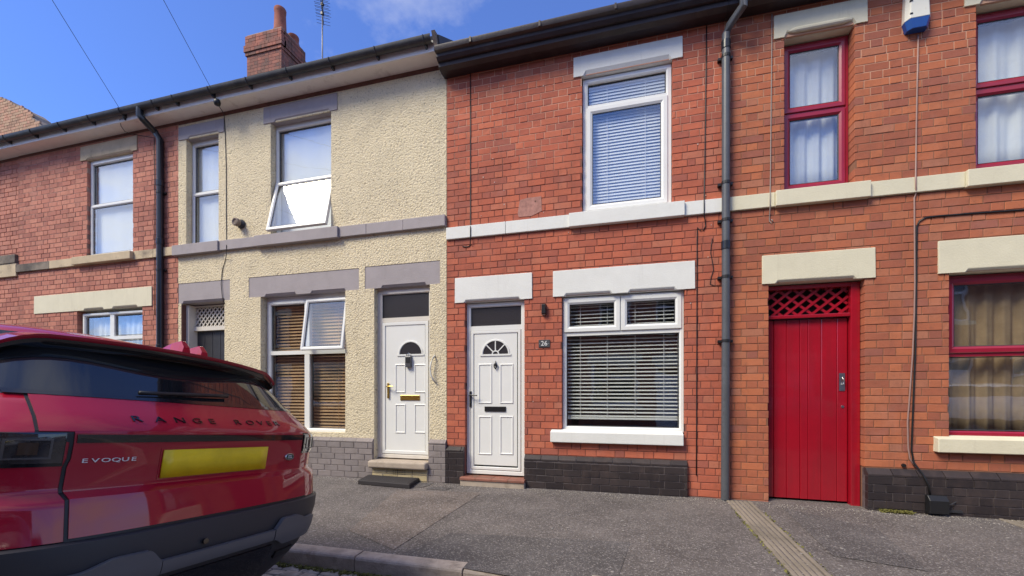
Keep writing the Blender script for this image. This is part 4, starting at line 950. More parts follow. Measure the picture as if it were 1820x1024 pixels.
for i in range(n):
    a, b = pw + (PG[1] - pw) * i / n, pw + (PG[1] - pw) * (i + 1) / n; mb = MB()
    mb.loft([[(a + 0.001, yp + 0.06, z), (a + 0.001, yp + 0.036, z), (a + 0.006, yp + 0.03, z), (b - 0.006, yp + 0.03, z), (b - 0.001, yp + 0.036, z), (b - 0.001, yp + 0.06, z)] for z in (0.02, zrb)], True, True, True)
    build(mb, 'plank', M['darkdoor'], pd)
# eaves on the left: soffit, fascia, half round gutter
OV = 0.25
def eaves_left(house, x0, x1):
    ze = ZSOF; yf = WY - OV; ztop = WZ(400, 165, yf); zgt = WZ(400, 147, yf - 0.10)
    mb = MB(); mb.box(x0, x1, yf + 0.021, WY + 0.3, ze, ze + 0.012); build(mb, 'soffit', M['soffit'], house)
    mb = MB(); mb.box(x0, x1, yf, yf + 0.02, ze - 0.012, ztop + 0.06); bevel(build(mb, 'fascia', M['fascia'], house), 0.003)
    n = 8; r = (zgt - ztop) * 0.55 + 0.02; r = 0.06
    yc = yf - r - 0.004; zc = zgt - 0.01
    outer = [(yc - r * math.cos(math.pi * i / n), zc - r * 1.25 * math.sin(math.pi * i / n)) for i in range(n + 1)]; inner = [(yc - (r - 0.006) * math.cos(math.pi * i / n), zc - (r * 1.25 - 0.006) * math.sin(math.pi * i / n)) for i in range(n, -1, -1)]
    mb = MB(); mb.loft([[(xx, a, b) for a, b in outer + inner] for xx in (x0, x1)], True, True, True); build(mb, 'gutter', M['guttergrey'], house, smooth=30)
    x = x0 + 0.35
    while x < x1:
        mb = MB(); mb.box(x - 0.012, x + 0.012, yf - 0.05, yf - 0.001, zc - 0.10, zc - 0.02); mb.tube([(x, yc + (r + 0.004) * math.cos(a_), zc - (r * 1.25 + 0.004) * math.sin(a_)) for a_ in [math.pi * k_ / 8 for k_ in range(9)]], 0.007, 6); build(mb, 'gutter_bracket', M['guttergrey'], house); x += 0.72
    return zc, yc, r
zgY, ygY, rgY = eaves_left(hY, X_Y + 0.002, WX(771, WY - OV))
house_shell(hY, X_Y, X_26, ZSOF + 0.15); roofY = house_roof(hY, X_Y, X_26, zgY + 0.05, ridge=8.5)
mb = MB(); xe = WX(771, WY - OV)
mb.loft([[(xe + 0.004 + dx, WY - OV - 0.09, zgY + 0.06), (xe + 0.004 + dx, WY + 0.1, zgY + 0.12), (xe + 0.004 + dx, WY + 0.1, ZSOF), (xe + 0.004 + dx, WY - OV + 0.02, ZSOF - 0.01), (xe + 0.004 + dx, WY - OV - 0.02, zgY - 0.05)] for dx in (0, 0.05)], True, True, True)
build(mb, 'verge_end', M['cement'], hY)
# chimney on the ridge
YC = 8.9
cx0, cx1 = WX(439, YC), WX(500, YC); cz1 = WZ(500, 50, YC); cdp = 0.78
chb = MB(); chb.box(cx0 + 0.006, cx1 - 0.006, YC + 0.006, YC + cdp - 0.006, 7.6, cz1 - 0.02)
chim = build(chb, 'chimney', M['mortchim'], hY); chim['label'] = 'brick chimney stack with two terracotta pots'
zc_ = cz1; courses = []
steps = {0: 0.03, 1: 0.03, 2: 0.03, 3: 0.055, 4: 0.055, 5: 0.03}
k = 0
while zc_ > 7.9:
    e = steps.get(k, 0.0 if k < 13 else (0.03 if k == 13 else 0.0)); z0, z1 = zc_ - 0.082, zc_ - 0.006
    for side in (0, 1):
        x = (cx0 if side == 0 else YC) - e; end = (cx1 if side == 0 else YC + cdp) + e; i = k
        while x < end - 0.02:
            L = ST if i % 2 == 0 else HD; q = min(x + L, end); mb = MB()
            if side == 0: mb.box(x, q, YC - e, YC + 0.1, z0, z1)
            else: mb.box(cx1 - 0.1, cx1 + e, max(x, YC - e + 0.101), q, z0, z1) if q > YC - e + 0.13 else None
            if mb.v: build(mb, 'brick', M['brickC'], chim)
            x = q + 0.008; i += 1
    mb = MB(); mb.box(cx0 - e, cx0 + 0.1, YC - e + 0.101, YC + cdp + e, z0, z1); build(mb, 'brick', M['brickC'], chim)
    zc_ -= 0.0855; k += 1
mb = MB(); mb.loft([[(cx0 - 0.02 + e, YC - 0.02 + e, z), (cx1 + 0.02 - e, YC - 0.02 + e, z), (cx1 + 0.02 - e, YC + cdp - e, z), (cx0 - 0.02 + e, YC + cdp - e, z)] for e, z in ((0, cz1 - 0.01), (0.02, cz1 + 0.04), (0.2, cz1 + 0.09))], True, True, True)
build(mb, 'flaunching', M['cement'], chim)
for (pxl, pyt, yy, wpx) in ((498, 17, YC + 0.2, 26), (535, 62, YC + 0.62, 22)):
    xx = WX(pxl, yy); zt = WZ(pxl, pyt, yy); r = 0.15; mb = MB()
    mb.lathe((xx if pxl < 510 else cx1 - 0.2, yy, 0), [(r * 1.05, cz1 + 0.02), (r * 1.08, cz1 + 0.12), (r, cz1 + 0.14), (r * 0.9, zt - 0.12), (r * 0.95, zt - 0.1), (r * 0.98, zt - 0.02), (r * 0.92, zt), (r * 0.75, zt), (r * 0.72, zt - 0.25)], 18)
    build(mb, 'chimney_pot', M['terracotta'], chim, smooth=35)

# ================================================================== BRICK HOUSE ON THE LEFT
hL = empty('terraced_house', ((X_L + X_Y) / 2, WY, 0))
tag(hL, 'pale red brick terraced house with buff stone sill, behind the parked car', 'house')
LUL = rect(144.2, 244.5, (144.2, 262.3), (145.8, 287)); LU = (WX(155), WX(236), WZ(150, 459.5), LUL[2] + 0.002)
LLL = rect(62, 271, (271, 509), (271, 543.4)); LLw = (WX(137), WX(253), 0.75, LLL[2] + 0.002)
ZL0, ZL1 = WZ(270, 459), WZ(270, 444)
LSI = rect(137.7, 241, (137.7, 460), (137.7, 473.5))
holL = [LU, LLw]
wallL = slab('wall', X_L, X_Y, -0.2, ZSOF - 0.05, WY + 0.0045, 0.3, [grow(h, 0.006) for h in holL], M['mortL'], hL)
block(hL, 'wall_plate', X_L, X_Y, WY + 0.004, WY + 0.29, ZSOF - 0.049, ZSOF + 0.2, M['timberdark'], 0)
covL = holL + [grow(LUL, -.002), grow(LLL, -.002), grow(LSI, -0.002), (X_L, X_Y, ZL0 + 0.004, ZL1 - 0.004)]
lay([(bond(X_L + 0.004, X_Y - 0.002, -0.2, ZSOF - 0.06, covL, 0.2), WY, 0.13, M['brickL'], wallL)])
lintel(hL, *LUL, M['stone'], cuts=[(LUL[0] + 0.15, LUL[1] - 0.12)])
mw = (WX(137) + WX(253)) / 2
lintel(hL, *LLL, M['cream'], cuts=[(WX(150), mw - 0.1), (mw + 0.1, WX(246))])
scL = empty('string_course', (-9, WY, ZL0)); scL.parent = hL; scL.location = Vector((-9, WY, ZL0)) - FR[hL]
for (p, q, mm, pr) in ((X_L, WX(92), 'stonedark', 0.04), (WX(92), LSI[0], 'stone', 0.04), (LSI[1], WX(275), 'stone', 0.03), (WX(275), WX(292), 'stone', 0.03), (WX(292), X_Y, 'stone', 0.035)):
    block(scL, 'stone', p + 0.002, q - 0.002, WY - pr, WY + 0.1, ZL0, ZL1, M[mm])
block(scL, 'sill', LSI[0], LSI[1], WY - 0.09, WY + 0.1, LSI[2], LSI[3], M['stone'], 0.01)
yL = WY + 0.05
fU = two_light(hL, LU, yL, WZ(165, 367, yL), M['upvc'])
roller(fU, yL + 0.085, 'white roller blind in the upstairs window above the buff stone sill')
f = (LLw[0] + 0.06, LLw[1] - 0.004, LLw[2] + 0.03, LLw[3] - 0.05); ztr = WZ(150, 603, yL); xm = WX(198.5, yL)
win = wframe(hL, *f, yL, 0.05, M['upvc'], [('h', ztr, 0.03), ('v', xm, 0.05, ztr, f[3] - 0.03)])
light(win, f[0], xm, ztr, f[3], (f[0] + 0.07, xm - 0.07, ztr + 0.05, f[3] - 0.07), yL + 0.018, M['upvc'], sash=False)
light(win, xm, f[1], ztr, f[3], (xm + 0.07, f[1] - 0.06, ztr + 0.05, f[3] - 0.07), yL + 0.018, M['upvc'], sash=False)
light(win, f[0], f[1], f[2], ztr, (f[0] + 0.06, f[1] - 0.06, f[2] + 0.06, ztr - 0.05), yL + 0.018, M['upvc'], sash=False)
curtain(f[0] + 0.03, f[1] - 0.03, f[2] + 0.03, f[3] - 0.03, yL + 0.14, M['net'], 0.02, 0.14, 'net_curtain', 'grey white net curtain in the downstairs window beyond the car roof', 'curtain')
eaves_left(hL, X_L + 0.002, X_Y - 0.002)
house_shell(hL, X_L, X_Y, ZSOF + 0.15); house_roof(hL, X_L, X_Y, zgY + 0.05, ridge=8.5)
# downpipe of the left house
def pipe(parent, pts, r, m, collars=(), clips=(), name='downpipe'):
    mb = MB(); mb.tube(pts, r, 14)
    p = build(mb, name, m, parent, smooth=40)
    X, Y = pts[-2][0], pts[-2][1]
    for z in collars: mb = MB(); mb.lathe((X, Y, z), [(r, -0.045), (r + 0.007, -0.045), (r + 0.007, 0.045), (r, 0.05)], 16); build(mb, 'collar', M['pipeblack'], p, smooth=40)
    for z in clips:
        mb = MB(); mb.lathe((X, Y, z), [(r, -0.016), (r + 0.005, -0.016), (r + 0.005, 0.016), (r, 0.016)], 16); mb.box(X - r - 0.035, X + r + 0.035, Y + r * 0.5, WY + 0.02, z - 0.014, z + 0.014); build(mb, 'clip', M['black'], p)
    return p
xp = WX(285, WY - 0.05); xt = WX(249, WY - OV - 0.06)
pipe(hL, [(xt, ygY, zgY - 0.03), (xt, ygY, zgY - 0.16), (xt + 0.03, ygY + 0.02, zgY - 0.21), (xp - 0.06, WY - 0.09, WZ(283, 236, WY - 0.06)), (xp, WY - 0.055, WZ(283, 248, WY - 0.06)), (xp, WY - 0.055, 3), (xp, WY - 0.055, 0.0)], 0.05, M['pipeblack'], (WZ(285, 330), WZ(285, 432), 2.0), (4.6, 3.3, 1.9))

# ================================================================== HOUSES FURTHER LEFT
hF = empty('terraced_house', ((X_FAR + X_L) / 2, WY, 0))
tag(hF, 'brick terraced house at the far left end of the row with dark stone band', 'house')
wallF = slab('wall', X_FAR, X_L, -0.2, ZSOF - 0.05, WY + 0.0175, 0.3, [], M['mortL'], hF)
zb0, zb1 = WZ(15, 493), WZ(15, 470)
lay([(bond(X_FAR, X_L - 0.004, -0.2, ZSOF - 0.06, [(X_FAR, X_L, zb0, zb1 + 0.17)], 0.13), WY + 0.01, 0.13, M['brickL'], wallF)])
block(hF, 'stone_band', X_FAR, X_L - 0.003, WY - 0.03, WY + 0.1, zb0, zb1, M['stone']); block(hF, 'dark_band', X_FAR, X_L - 0.003, WY - 0.045, WY + 0.1, zb1 + 0.001, zb1 + 0.165, M['stonedark'])
block(hF, 'wall_plate', X_FAR, X_L, WY + 0.014, WY + 0.29, ZSOF - 0.049, ZSOF + 0.2, M['timberdark'], 0)
eaves_left(hF, X_FAR, X_L - 0.002); house_shell(hF, X_FAR, X_L, ZSOF + 0.15); house_roof(hF, X_FAR, X_L, zgY + 0.05, ridge=8.2)
# tall gable beyond
YG = 8.6
gab = empty('gable_house', (WX(0, YG), YG, 0)); tag(gab, 'weathered buff brick gable end rising beyond the far left roof', 'house')
prof = [(-150, 140), (-60, 152), (0, 172), (14, 177), (18, 181), (40, 191), (52, 200), (56, 208), (64, 213), (74, 224)]
pts = [W(a, b, YG) for a, b in prof]; mb = MB()
for (xa, za), (xb, zb) in zip(pts[:-1], pts[1:]): mb.loft([[(xa, YG, 0), (xa, YG, za), (xa, YG + 0.5, za), (xa, YG + 0.5, 0)], [(xb, YG, 0), (xb, YG, zb), (xb, YG + 0.5, zb), (xb, YG + 0.5, 0)]], True, True, True)
gw = build(mb, 'wall', M['cement'], gab); rr = []
for (a, b, c, d) in bond(pts[0][0], pts[-1][0], 6.5, max(p[1] for p in pts), [], 0.1):
    xm = (a + b) / 2; zt = 0
    for (xa, za), (xb, zb) in zip(pts[:-1], pts[1:]):
        if xa <= xm <= xb: zt = za + (zb - za) * (xm - xa) / (xb - xa)
    if d <= zt + 0.03: rr.append((a, b, c, d))
lay([(rr, YG - 0.008, 0.05, M['brickF'], gw)])

# ================================================================== pipes and fixings on house 26
xp = WX(1290, WY - 0.06); r = 0.044
pipe(h26, [(xp + 0.14, 5.13, zr - 0.08), (xp + 0.135, 5.14, WZ(1300, 22, 5.2)), (xp + 0.03, WY - 0.10, WZ(1293, 46, 5.3)), (xp, WY - 0.065, WZ(1290, 60, 5.33)), (xp, WY - 0.065, 4.0), (xp, WY - 0.065, 2.0), (xp - 0.01, WY - 0.065, pav_z(1.1, 5.4) + 0.005)], r, M['pipe'], (WZ(1290, 436, 5.33), WZ(1290, 80, 5.33)), (WZ(1290, 100, 5.33), WZ(1290, 325, 5.33), WZ(1290, 391, 5.33), WZ(1290, 492, 5.33), WZ(1290, 606, 5.33)))
def cable(px_pts, Y, r, m, label, name='cable', group=None, zmid=None):
    pts = [(W(a, b, yy if yy else Y)[0], yy if yy else Y, W(a, b, yy if yy else Y)[1]) for a, b, yy in [(q + (None,))[:3] for q in px_pts]]
    mb = MB(); mb.tube(pts, r, 6); o = build(mb, name, m, smooth=True); return tag(o, label, 'cable', group)
yc = WY - 0.007
cable([(836, 122), (836, 250), (836, 398), (836, 404, WY - 0.037), (836, 431, WY - 0.037), (836, 434), (834, 437.5), (828, 439), (822, 438)], yc, 0.006, M['black'], 'thin black cable dropping down the brick beside the cream house')
cable([(1256, 45), (1254.5, 150), (1252.5, 300), (1251.5, 352), (1251.5, 356, WY - 0.037), (1251.5, 385, WY - 0.037), (1253, 390), (1254, 402), (1250, 409), (1244, 409.5), (1239.5, 404), (1239, 410), (1238.5, 600), (1238, 760), (1237.5, 845)], yc, 0.006, M['black'], 'thin black cable looping down beside the grey downpipe')
cable([(1266, 424), (1264, 436), (1263, 450), (1266, 465), (1268, 480), (1264, 492), (1262, 505), (1270, 508), (1284, 506)], yc, 0.004, M['black'], 'short loose black wire hanging left of the grey downpipe')
mb = MB(); a, b, c, d = rect(957.5, 977.5, (957.5, 604.5), (957.5, 618))
mb.box(a, b, WY - 0.012, WY + 0.004, c, d); pq = empty('number_plaque', ((a + b) / 2, WY, c)); tag(pq, 'slate house number plaque reading 26 beside the white door', 'sign'); bevel(build(mb, 'plaque', M['slategrey'], pq), 0.003)
v, f_ = text_mesh('26', 0.088, 0.001); mb = MB(); mb.v = [(p[0] + (a + b) / 2, WY - 0.0135 - p[2], p[1] + (c + d) / 2) for p in v]; mb.f = f_; mb.m = [0] * len(f_); build(mb, 'numerals', M['letter'], pq, fix=False)
mb = MB()
for s_ in (-1, 1): mb.lathe(((a + b) / 2 + s_ * (b - a) * 0.41, WY - 0.013, (c + d) / 2), [(0.003, -0.002), (0.003, 0.002)], 8, 'y')
build(mb, 'screws', M['letter'], pq)
a, b, c, d = rect(963, 971.5, (963, 541.5), (963, 560)); mb = MB()
mb.loft([[(a, WY + 0.002, z), (a + 0.006, WY - yo, z), (b - 0.006, WY - yo, z), (b, WY + 0.002, z)] for z, yo in ((c, 0.045), (c + 0.01, 0.06), (d - 0.01, 0.06), (d, 0.045))], True, True, True)
wl = empty('wall_light', ((a + b) / 2, WY, c)); tag(wl, 'small charcoal wall light above the number plaque', 'light'); bevel(build(mb, 'housing', M['blackmetal'], wl), 0.003)
mb = MB(); mb.box(a + 0.012, b - 0.012, WY - 0.04, WY - 0.012, c - 0.004, c + 0.002); build(mb, 'lens', M['plasticw'], wl)
# mortar ghost of a removed fitting
mb = MB(); q = [W(x_, y_) for x_, y_ in ((924, 356), (938, 352), (962, 349), (963, 375), (945, 384), (922, 386), (920, 380))]
mb.loft([[(a_, WY - 0.002 + dy, b_) for a_, b_ in q] for dy in (-0.002, 0.004)], True, True, True)
build(mb, 'mortar_patch', mat('pale mortar smear', (0.40, 0.20, 0.16), 0.95, var=0.25, vscale=18), wall26)
# pale spalls on the brick
mb = MB(); rs = random.Random(5)
for i in range(60):
    x_, z_ = rs.uniform(X_26 + 0.1, X_R - 0.1), rs.uniform(0.7, 5.4); s_ = rs.uniform(0.004, 0.011)
    if any(h[0] - 0.05 < x_ < h[1] + 0.05 and h[2] - 0.05 < z_ < h[3] + 0.05 for h in cov26): continue
    pp = [(x_ + s_ * rs.uniform(0.5, 1.2) * math.cos(k * 1.2566), z_ + s_ * 1.3 * rs.uniform(0.5, 1.2) * math.sin(k * 1.2566)) for k in range(5)]
    mb.loft([[(a_, WY - 0.004 + dy, b_) for a_, b_ in pp] for dy in (0, 0.005)], True, True, True)
stuff(build(mb, 'spalls', mat('spalled brick', (0.55, 0.38, 0.32), 0.95), wall26))

# ================================================================== fixings on the right house
ab = empty('alarm_box', (WX(1612), WY, WZ(1612, 68))); tag(ab, 'off white burglar alarm box with blue base on the upper brick wall', 'alarm box')
a, b, c, d = WX(1602), WX(1648), WZ(1612, 62), WZ(1612, -6); zb = c + 0.10
def abx(z0, z1, e0, e1, nm, m):
    mb = MB(); mb.loft([[(a + e, WY + 0.002, z), (a + e, WY - 0.05, z), (a + 0.03 + e, WY - 0.095 + e * 0.5, z), (b - 0.03 - e, WY - 0.095 + e * 0.5, z), (b - e, WY - 0.05, z), (b - e, WY + 0.002, z)] for z, e in ((z0, e0), (z1, e1))], True, True, True)
    return bevel(build(mb, nm, m, ab), 0.004)
abx(zb, d, 0.0, 0.012, 'case', M['plasticw']); abx(c, zb - 0.002, 0.025, 0.001, 'strobe_lens', M['blue'])
mb = MB(); mb.box(a + 0.028, a + 0.05, WY - 0.0975, WY - 0.08, d - 0.13, d - 0.115); mb.box(a + 0.028, a + 0.05, WY - 0.0975, WY - 0.08, zb + 0.04, zb + 0.055); build(mb, 'vent_slots', M['black'], ab)
cable([(1632, 62), (1630, 150), (1628.5, 230), (1627.5, 305), (1627.5, 311, WY - 0.037), (1628, 335, WY - 0.037), (1627.5, 345), (1625, 352), (1625.5, 420), (1626, 500), (1625, 560), (1622, 630), (1617, 700), (1613, 750), (1614, 795), (1617, 815), (1626, 830)], yc - 0.003, 0.0075, mat('pinkish cable', (0.32, 0.20, 0.17), 0.5), 'pinkish cable running down from the alarm box to the black plinth')
cable([(1900, 366), (1820, 373), (1720, 380), (1664, 384.5), (1645, 387), (1634, 393), (1629.5, 403), (1628.5, 500), (1627, 620), (1623, 720), (1620, 800), (1624, 822, WY - 0.01), (1640, 843, WY - 0.075), (1650, 862, WY - 0.075), (1653, 880, WY - 0.075)], yc, 0.009, M['black'], 'black cable bending from the right along the brick and down to the plinth box')
cable([(1372, 25), (1371.5, 100), (1370.5, 200), (1369.5, 300), (1368.8, 340), (1368.8, 343, WY - 0.037), (1368.5, 372, WY - 0.037), (1368, 380), (1367.5, 393), (1371, 397), (1373.5, 393), (1371, 390)], yc, 0.0055, mat('grey cable', (0.30, 0.25, 0.22), 0.5), 'thin grey cable ending in a small curl above the red gate lintel')
bx = empty('cable_box', (WX(1662), WY - 0.08, WZ(1662, 915, WY - .1))); tag(bx, 'black cable junction box on the black plinth', 'box')
a, b, c, d = rect(1648, 1683, (1648, 880), (1648, 913), WY - 0.1); mb = MB()
mb.loft([[(xx, WY - 0.06, c), (xx, WY - 0.14, c + 0.01), (xx, WY - 0.14, d - 0.05), (xx, WY - 0.10, d), (xx, WY - 0.06, d)] for xx in (a, b)], True, True, True); bevel(build(mb, 'cover', M['black'], bx), 0.006)
mb = MB(); mb.tube([(b - 0.01, WY - 0.10, c + 0.10), (b + 0.04, WY - 0.09, c + 0.105), (b + 0.09, WY - 0.075, c + 0.13)], 0.006, 6); mb.box(b - 0.002, b + 0.14, WY - 0.085, WY - 0.06, c + 0.02, c + 0.045); build(mb, 'conduit', M['carplastic'], bx)
mb = MB(); mb.lathe((WX(1605), WY - 0.012, WZ(1605, 827)), [(0.018, -0.01), (0.02, 0.01)], 12, 'y'); o = build(mb, 'cable_grommet', M['black']); tag(o, 'round black cable entry in the brick just above the plinth', 'grommet')

# ================================================================== fixings on the cream house
ks = empty('key_safe', (dl(727), ylY, ydl(727, 653))); tag(ks, 'grey key safe hanging on the white door with brass fittings', 'key safe')
a, b, c, d = dl(722.5), dl(732), ydl(727, 653), ydl(727, 634)
mb = MB(); mb.box(a, b, ylY - 0.05, ylY + 0.001, c, d); bevel(build(mb, 'body', M['alum'], ks), 0.006)
mb = MB(); mb.box(a + 0.008, b - 0.008, ylY - 0.053, ylY - 0.049, c + 0.06, d - 0.01); build(mb, 'keypad', M['black'], ks)
mb = MB(); xm = (a + b) / 2; mb.tube([(a + 0.012, ylY - 0.025, d - 0.005), (a + 0.012, ylY - 0.025, d + 0.03), (xm, ylY - 0.025, d + 0.05), (b - 0.012, ylY - 0.025, d + 0.03), (b - 0.012, ylY - 0.025, d - 0.005)], 0.006, 8); build(mb, 'shackle', M['chrome'], ks, smooth=True)
mb = MB(); yy = WY - 0.005
mb.tube([(*(lambda q: (q[0], yy - o_, q[1]))(W(x_, y_)),) for x_, y_, o_ in ((773, 632, -0.01), (772.5, 636, 0.04), (769, 645, 0.05), (767.5, 656, 0.05), (769, 668, 0.05), (773, 676, 0.04), (773.5, 680, -0.01))], 0.012, 10)
o = build(mb, 'grab_handle', M['plasticw'], smooth=True); tag(o, 'curved white grab handle on the roughcast beside the door', 'handle')
fl = empty('security_sensor', (WX(428), WY, WZ(428, 400))); tag(fl, 'small round grey security sensor on the cream upper wall', 'sensor')
X0, Z0 = W(430, 399); mb = MB(); mb.lathe((X0, WY - 0.02, Z0), [(0.07, 0.022), (0.075, 0.0), (0.05, -0.03)], 16, 'y'); build(mb, 'base', M['guttergrey'], fl, smooth=35)
mb = MB(); mb.lathe((X0 - 0.012, WY - 0.09, Z0 + 0.005), [(0.05, 0.05), (0.062, 0.02), (0.06, -0.03), (0.045, -0.035), (0.03, -0.02)], 16, 'y'); build(mb, 'head', M['cement'], fl, smooth=35)
cable([(384, 180, WY - OV - 0.02), (390, 190, 5.25), (398, 202, WY - 0.005), (400, 230), (402, 300), (402, 380), (402.5, 432), (402.5, 436, WY - 0.055), (402, 454, WY - 0.055), (401, 460), (395, 480), (393, 505), (395, 527), (399, 540)], yc, 0.005, M['black'], 'thin black cable running down the cream wall from the eaves')
mb = MB(); XX, ZZ = W(386, 182, WY - OV - 0.03); mb.lathe((XX, WY - OV - 0.03, ZZ), [(0.005, -0.05), (0.04, -0.04), (0.05, 0.0), (0.04, 0.035), (0.01, 0.045)], 14); o = build(mb, 'cable_dome', M['black'], smooth=True); tag(o, 'black round wire junction hanging at the white fascia', 'junction')
# rubber threshold ramp
mt = MB(); zz = pav_z(-3, 5.1)
cs = [G(636, 861, zz), G(728, 869, zz), G(753.5, 852, zz), G(663, 846, zz)]
mt.loft([[(p[0] + ((cs[0][0] + cs[2][0]) / 2 - p[0]) * e, p[1] + ((cs[0][1] + cs[2][1]) / 2 - p[1]) * e, zz + h) for p in cs] for h, e in ((0, 0), (0.05, 0.0), (0.062, 0.03))], True, True, True)
mato = empty('door_mat', ((cs[0][0] + cs[2][0]) / 2, (cs[0][1] + cs[2][1]) / 2, zz)); tag(mato, 'thick black rubber mat on the pavement before the step of the cream house', 'mat')
bevel(build(mt, 'slab', M['rubber'], mato), 0.006)
mb = MB(); A, B, C_, D_ = [Vector((p[0], p[1], 0)) for p in cs]
for i in range(9):
    t = (i + 0.7) / 9.6; p, q = A.lerp(D_, t), B.lerp(C_, t); p, q = p.lerp(q, 0.05), q.lerp(p, 0.05)
    mb.tube([(p.x, p.y, zz + 0.062), (q.x, q.y, zz + 0.062)], 0.006, 6)
build(mb, 'tread_ribs', M['rubber'], mato)

# ------------------------------------------------------------------ drainage channel across the pavement
xl, xr = 1.13, 1.40
for (ca, cb, nb) in ((xl, xr, 6), (3.62, 3.90, 6)):
    ch = MB(); zd_ = pav_z(ca, KY); ch.box(ca, cb, KY + 0.125, WY - 0.066, -0.35, zd_ - 0.012); ch = struct(build(ch, 'drain_channel', M['cement']))
    for seg in range(5):
        y0 = KY + 0.13 + seg * (WY - 0.066 - KY - 0.13) / 5; y1 = KY + 0.13 + (seg + 1) * (WY - 0.066 - KY - 0.13) / 5 - 0.004
        for i in range(nb):
            w = (cb - ca) / nb; p, q = ca + i * w + 0.006, ca + (i + 1) * w - 0.006; mb = MB(); zq = lambda yy: pav_z(ca, yy)
            up_ = 0.010 if i in (0, nb - 1) else 0.004
            mb.loft([[(p, yy, zq(yy) - 0.07), (p, yy, zq(yy) + up_ - 0.004), (p + 0.005, yy, zq(yy) + up_), (q - 0.005, yy, zq(yy) + up_), (q, yy, zq(yy) + up_ - 0.004), (q, yy, zq(yy) - 0.07)] for yy in (y0, y1)], True, True, True)
            build(mb, 'channel_rib', M['channel'], ch)
# grit and moss
def scatter(name, m, spots, n, smin, smax, flat=0.5, seed=3):
    rs = random.Random(seed); mb = MB()
    for i in range(n):
        X, Y = spots(rs); s_ = rs.uniform(smin, smax); z = pav_z(X, Y) + 0.003 if Y > KY + 0.1 else road_z(X, Y) + 0.01
        a = rs.uniform(0, 6.28); pts = [(X + s_ * math.cos(a + k * 2.094) * rs.uniform(0.6, 1.2), Y + s_ * math.sin(a + k * 2.094) * rs.uniform(0.6, 1.2), z) for k in range(3)]
        top = (X, Y, z + s_ * flat * rs.uniform(0.6, 1.4)); b = len(mb.v); mb.v += pts + [top]
        for f_ in ((0, 1, 3), (1, 2, 3), (2, 0, 3)): mb.face([b + k for k in f_])
    return stuff(build(mb, name, m, fix=False))
o = scatter('loose_grit', M['grit'], lambda r_: (r_.uniform(-4.6, 3.8), WY - 0.07 - abs(r_.gauss(0, 0.16))), 2600, 0.003, 0.008)
tag(o, 'pale loose grit lying along the foot of the house walls', 'grit')
o = scatter('pavement_grit', M['grit'], lambda r_: (r_.uniform(-4.2, 3.8), r_.uniform(KY + 0.15, WY - 0.1)), 2200, 0.002, 0.006, seed=8)
tag(o, 'small pale stones scattered over the dark pavement tarmac', 'grit')
rs = random.Random(21); mb = MB()
for i in range(110):
    X, Y = rs.uniform(-4, 3.8), rs.uniform(KY + 0.2, WY - 0.15); r_ = rs.uniform(0.006, 0.016); z = pav_z(X, Y) + 0.0075
    k0 = len(mb.v); mb.v += [(X + r_ * rs.uniform(0.7, 1.2) * math.cos(k * 0.785), Y + r_ * rs.uniform(0.7, 1.2) * math.sin(k * 0.785), z - 0.004) for k in range(8)] + [(X + r_ * 0.5 * math.cos(k * 0.785), Y + r_ * 0.5 * math.sin(k * 0.785), z) for k in range(8)]
    for k in range(8): mb.face((k0 + k, k0 + (k + 1) % 8, k0 + 8 + (k + 1) % 8, k0 + 8 + k))
    mb.face([k0 + 8 + k for k in range(8)])
o = stuff(build(mb, 'gum_spots', mat('old gum', (0.24, 0.22, 0.205), 0.8), fix=False)); tag(o, 'old pale chewing gum spots trodden into the pavement', 'gum spots')
def weed(x0, x1, y0, y1, n, h, seed):
    rs = random.Random(seed); mb = MB()
    for i in range(n):
        X, Y = rs.uniform(x0, x1), rs.uniform(y0, y1); z = pav_z(X, Y) if Y > KY + 0.1 else (road_z(X, Y) + 0.006)
        a = rs.uniform(0, 6.28); L = h * rs.uniform(0.5, 1.3); w = 0.006 * rs.uniform(0.6, 1.6); dx, dy = math.cos(a), math.sin(a)
        mb.poly([(X - dy * w, Y + dx * w, z), (X + dy * w, Y - dx * w, z), (X + dx * L * 0.5 + dy * w, Y + dy * L * 0.5 - dx * w, z + L * 0.7), (X + dx * L, Y + dy * L, z + L * 0.75), (X + dx * L * 0.5 - dy * w, Y + dy * L * 0.5 + dx * w, z + L * 0.7)])
    return mb
for (x0, x1, y0, y1, n, h, lb) in ((WX(1565, 5.3), WX(1622, 5.3), WY - 0.13, WY - 0.06, 420, 0.03, 'tuft of yellow green weed at the foot of the black plinth'),
                                   (xl - 0.02, xl + 0.012, KY + 0.2, WY - 0.4, 130, 0.014, 'thin moss along the edge of the drainage channel beside house 26'), (xr - 0.012, xr + 0.02, KY + 0.2, WY - 0.5, 110, 0.014, 'thin moss along the edge of the drainage channel beside the gate'),
                                   (-3.2, -1.5, KY - 0.06, KY - 0.004, 700, 0.022, 'weeds growing in the joint between the kerb and granite setts')):
    o = build(weed(x0, x1, y0, y1, n, h, n), 'weeds', M['moss'], fix=False); stuff(o); tag(o, lb, 'weeds')

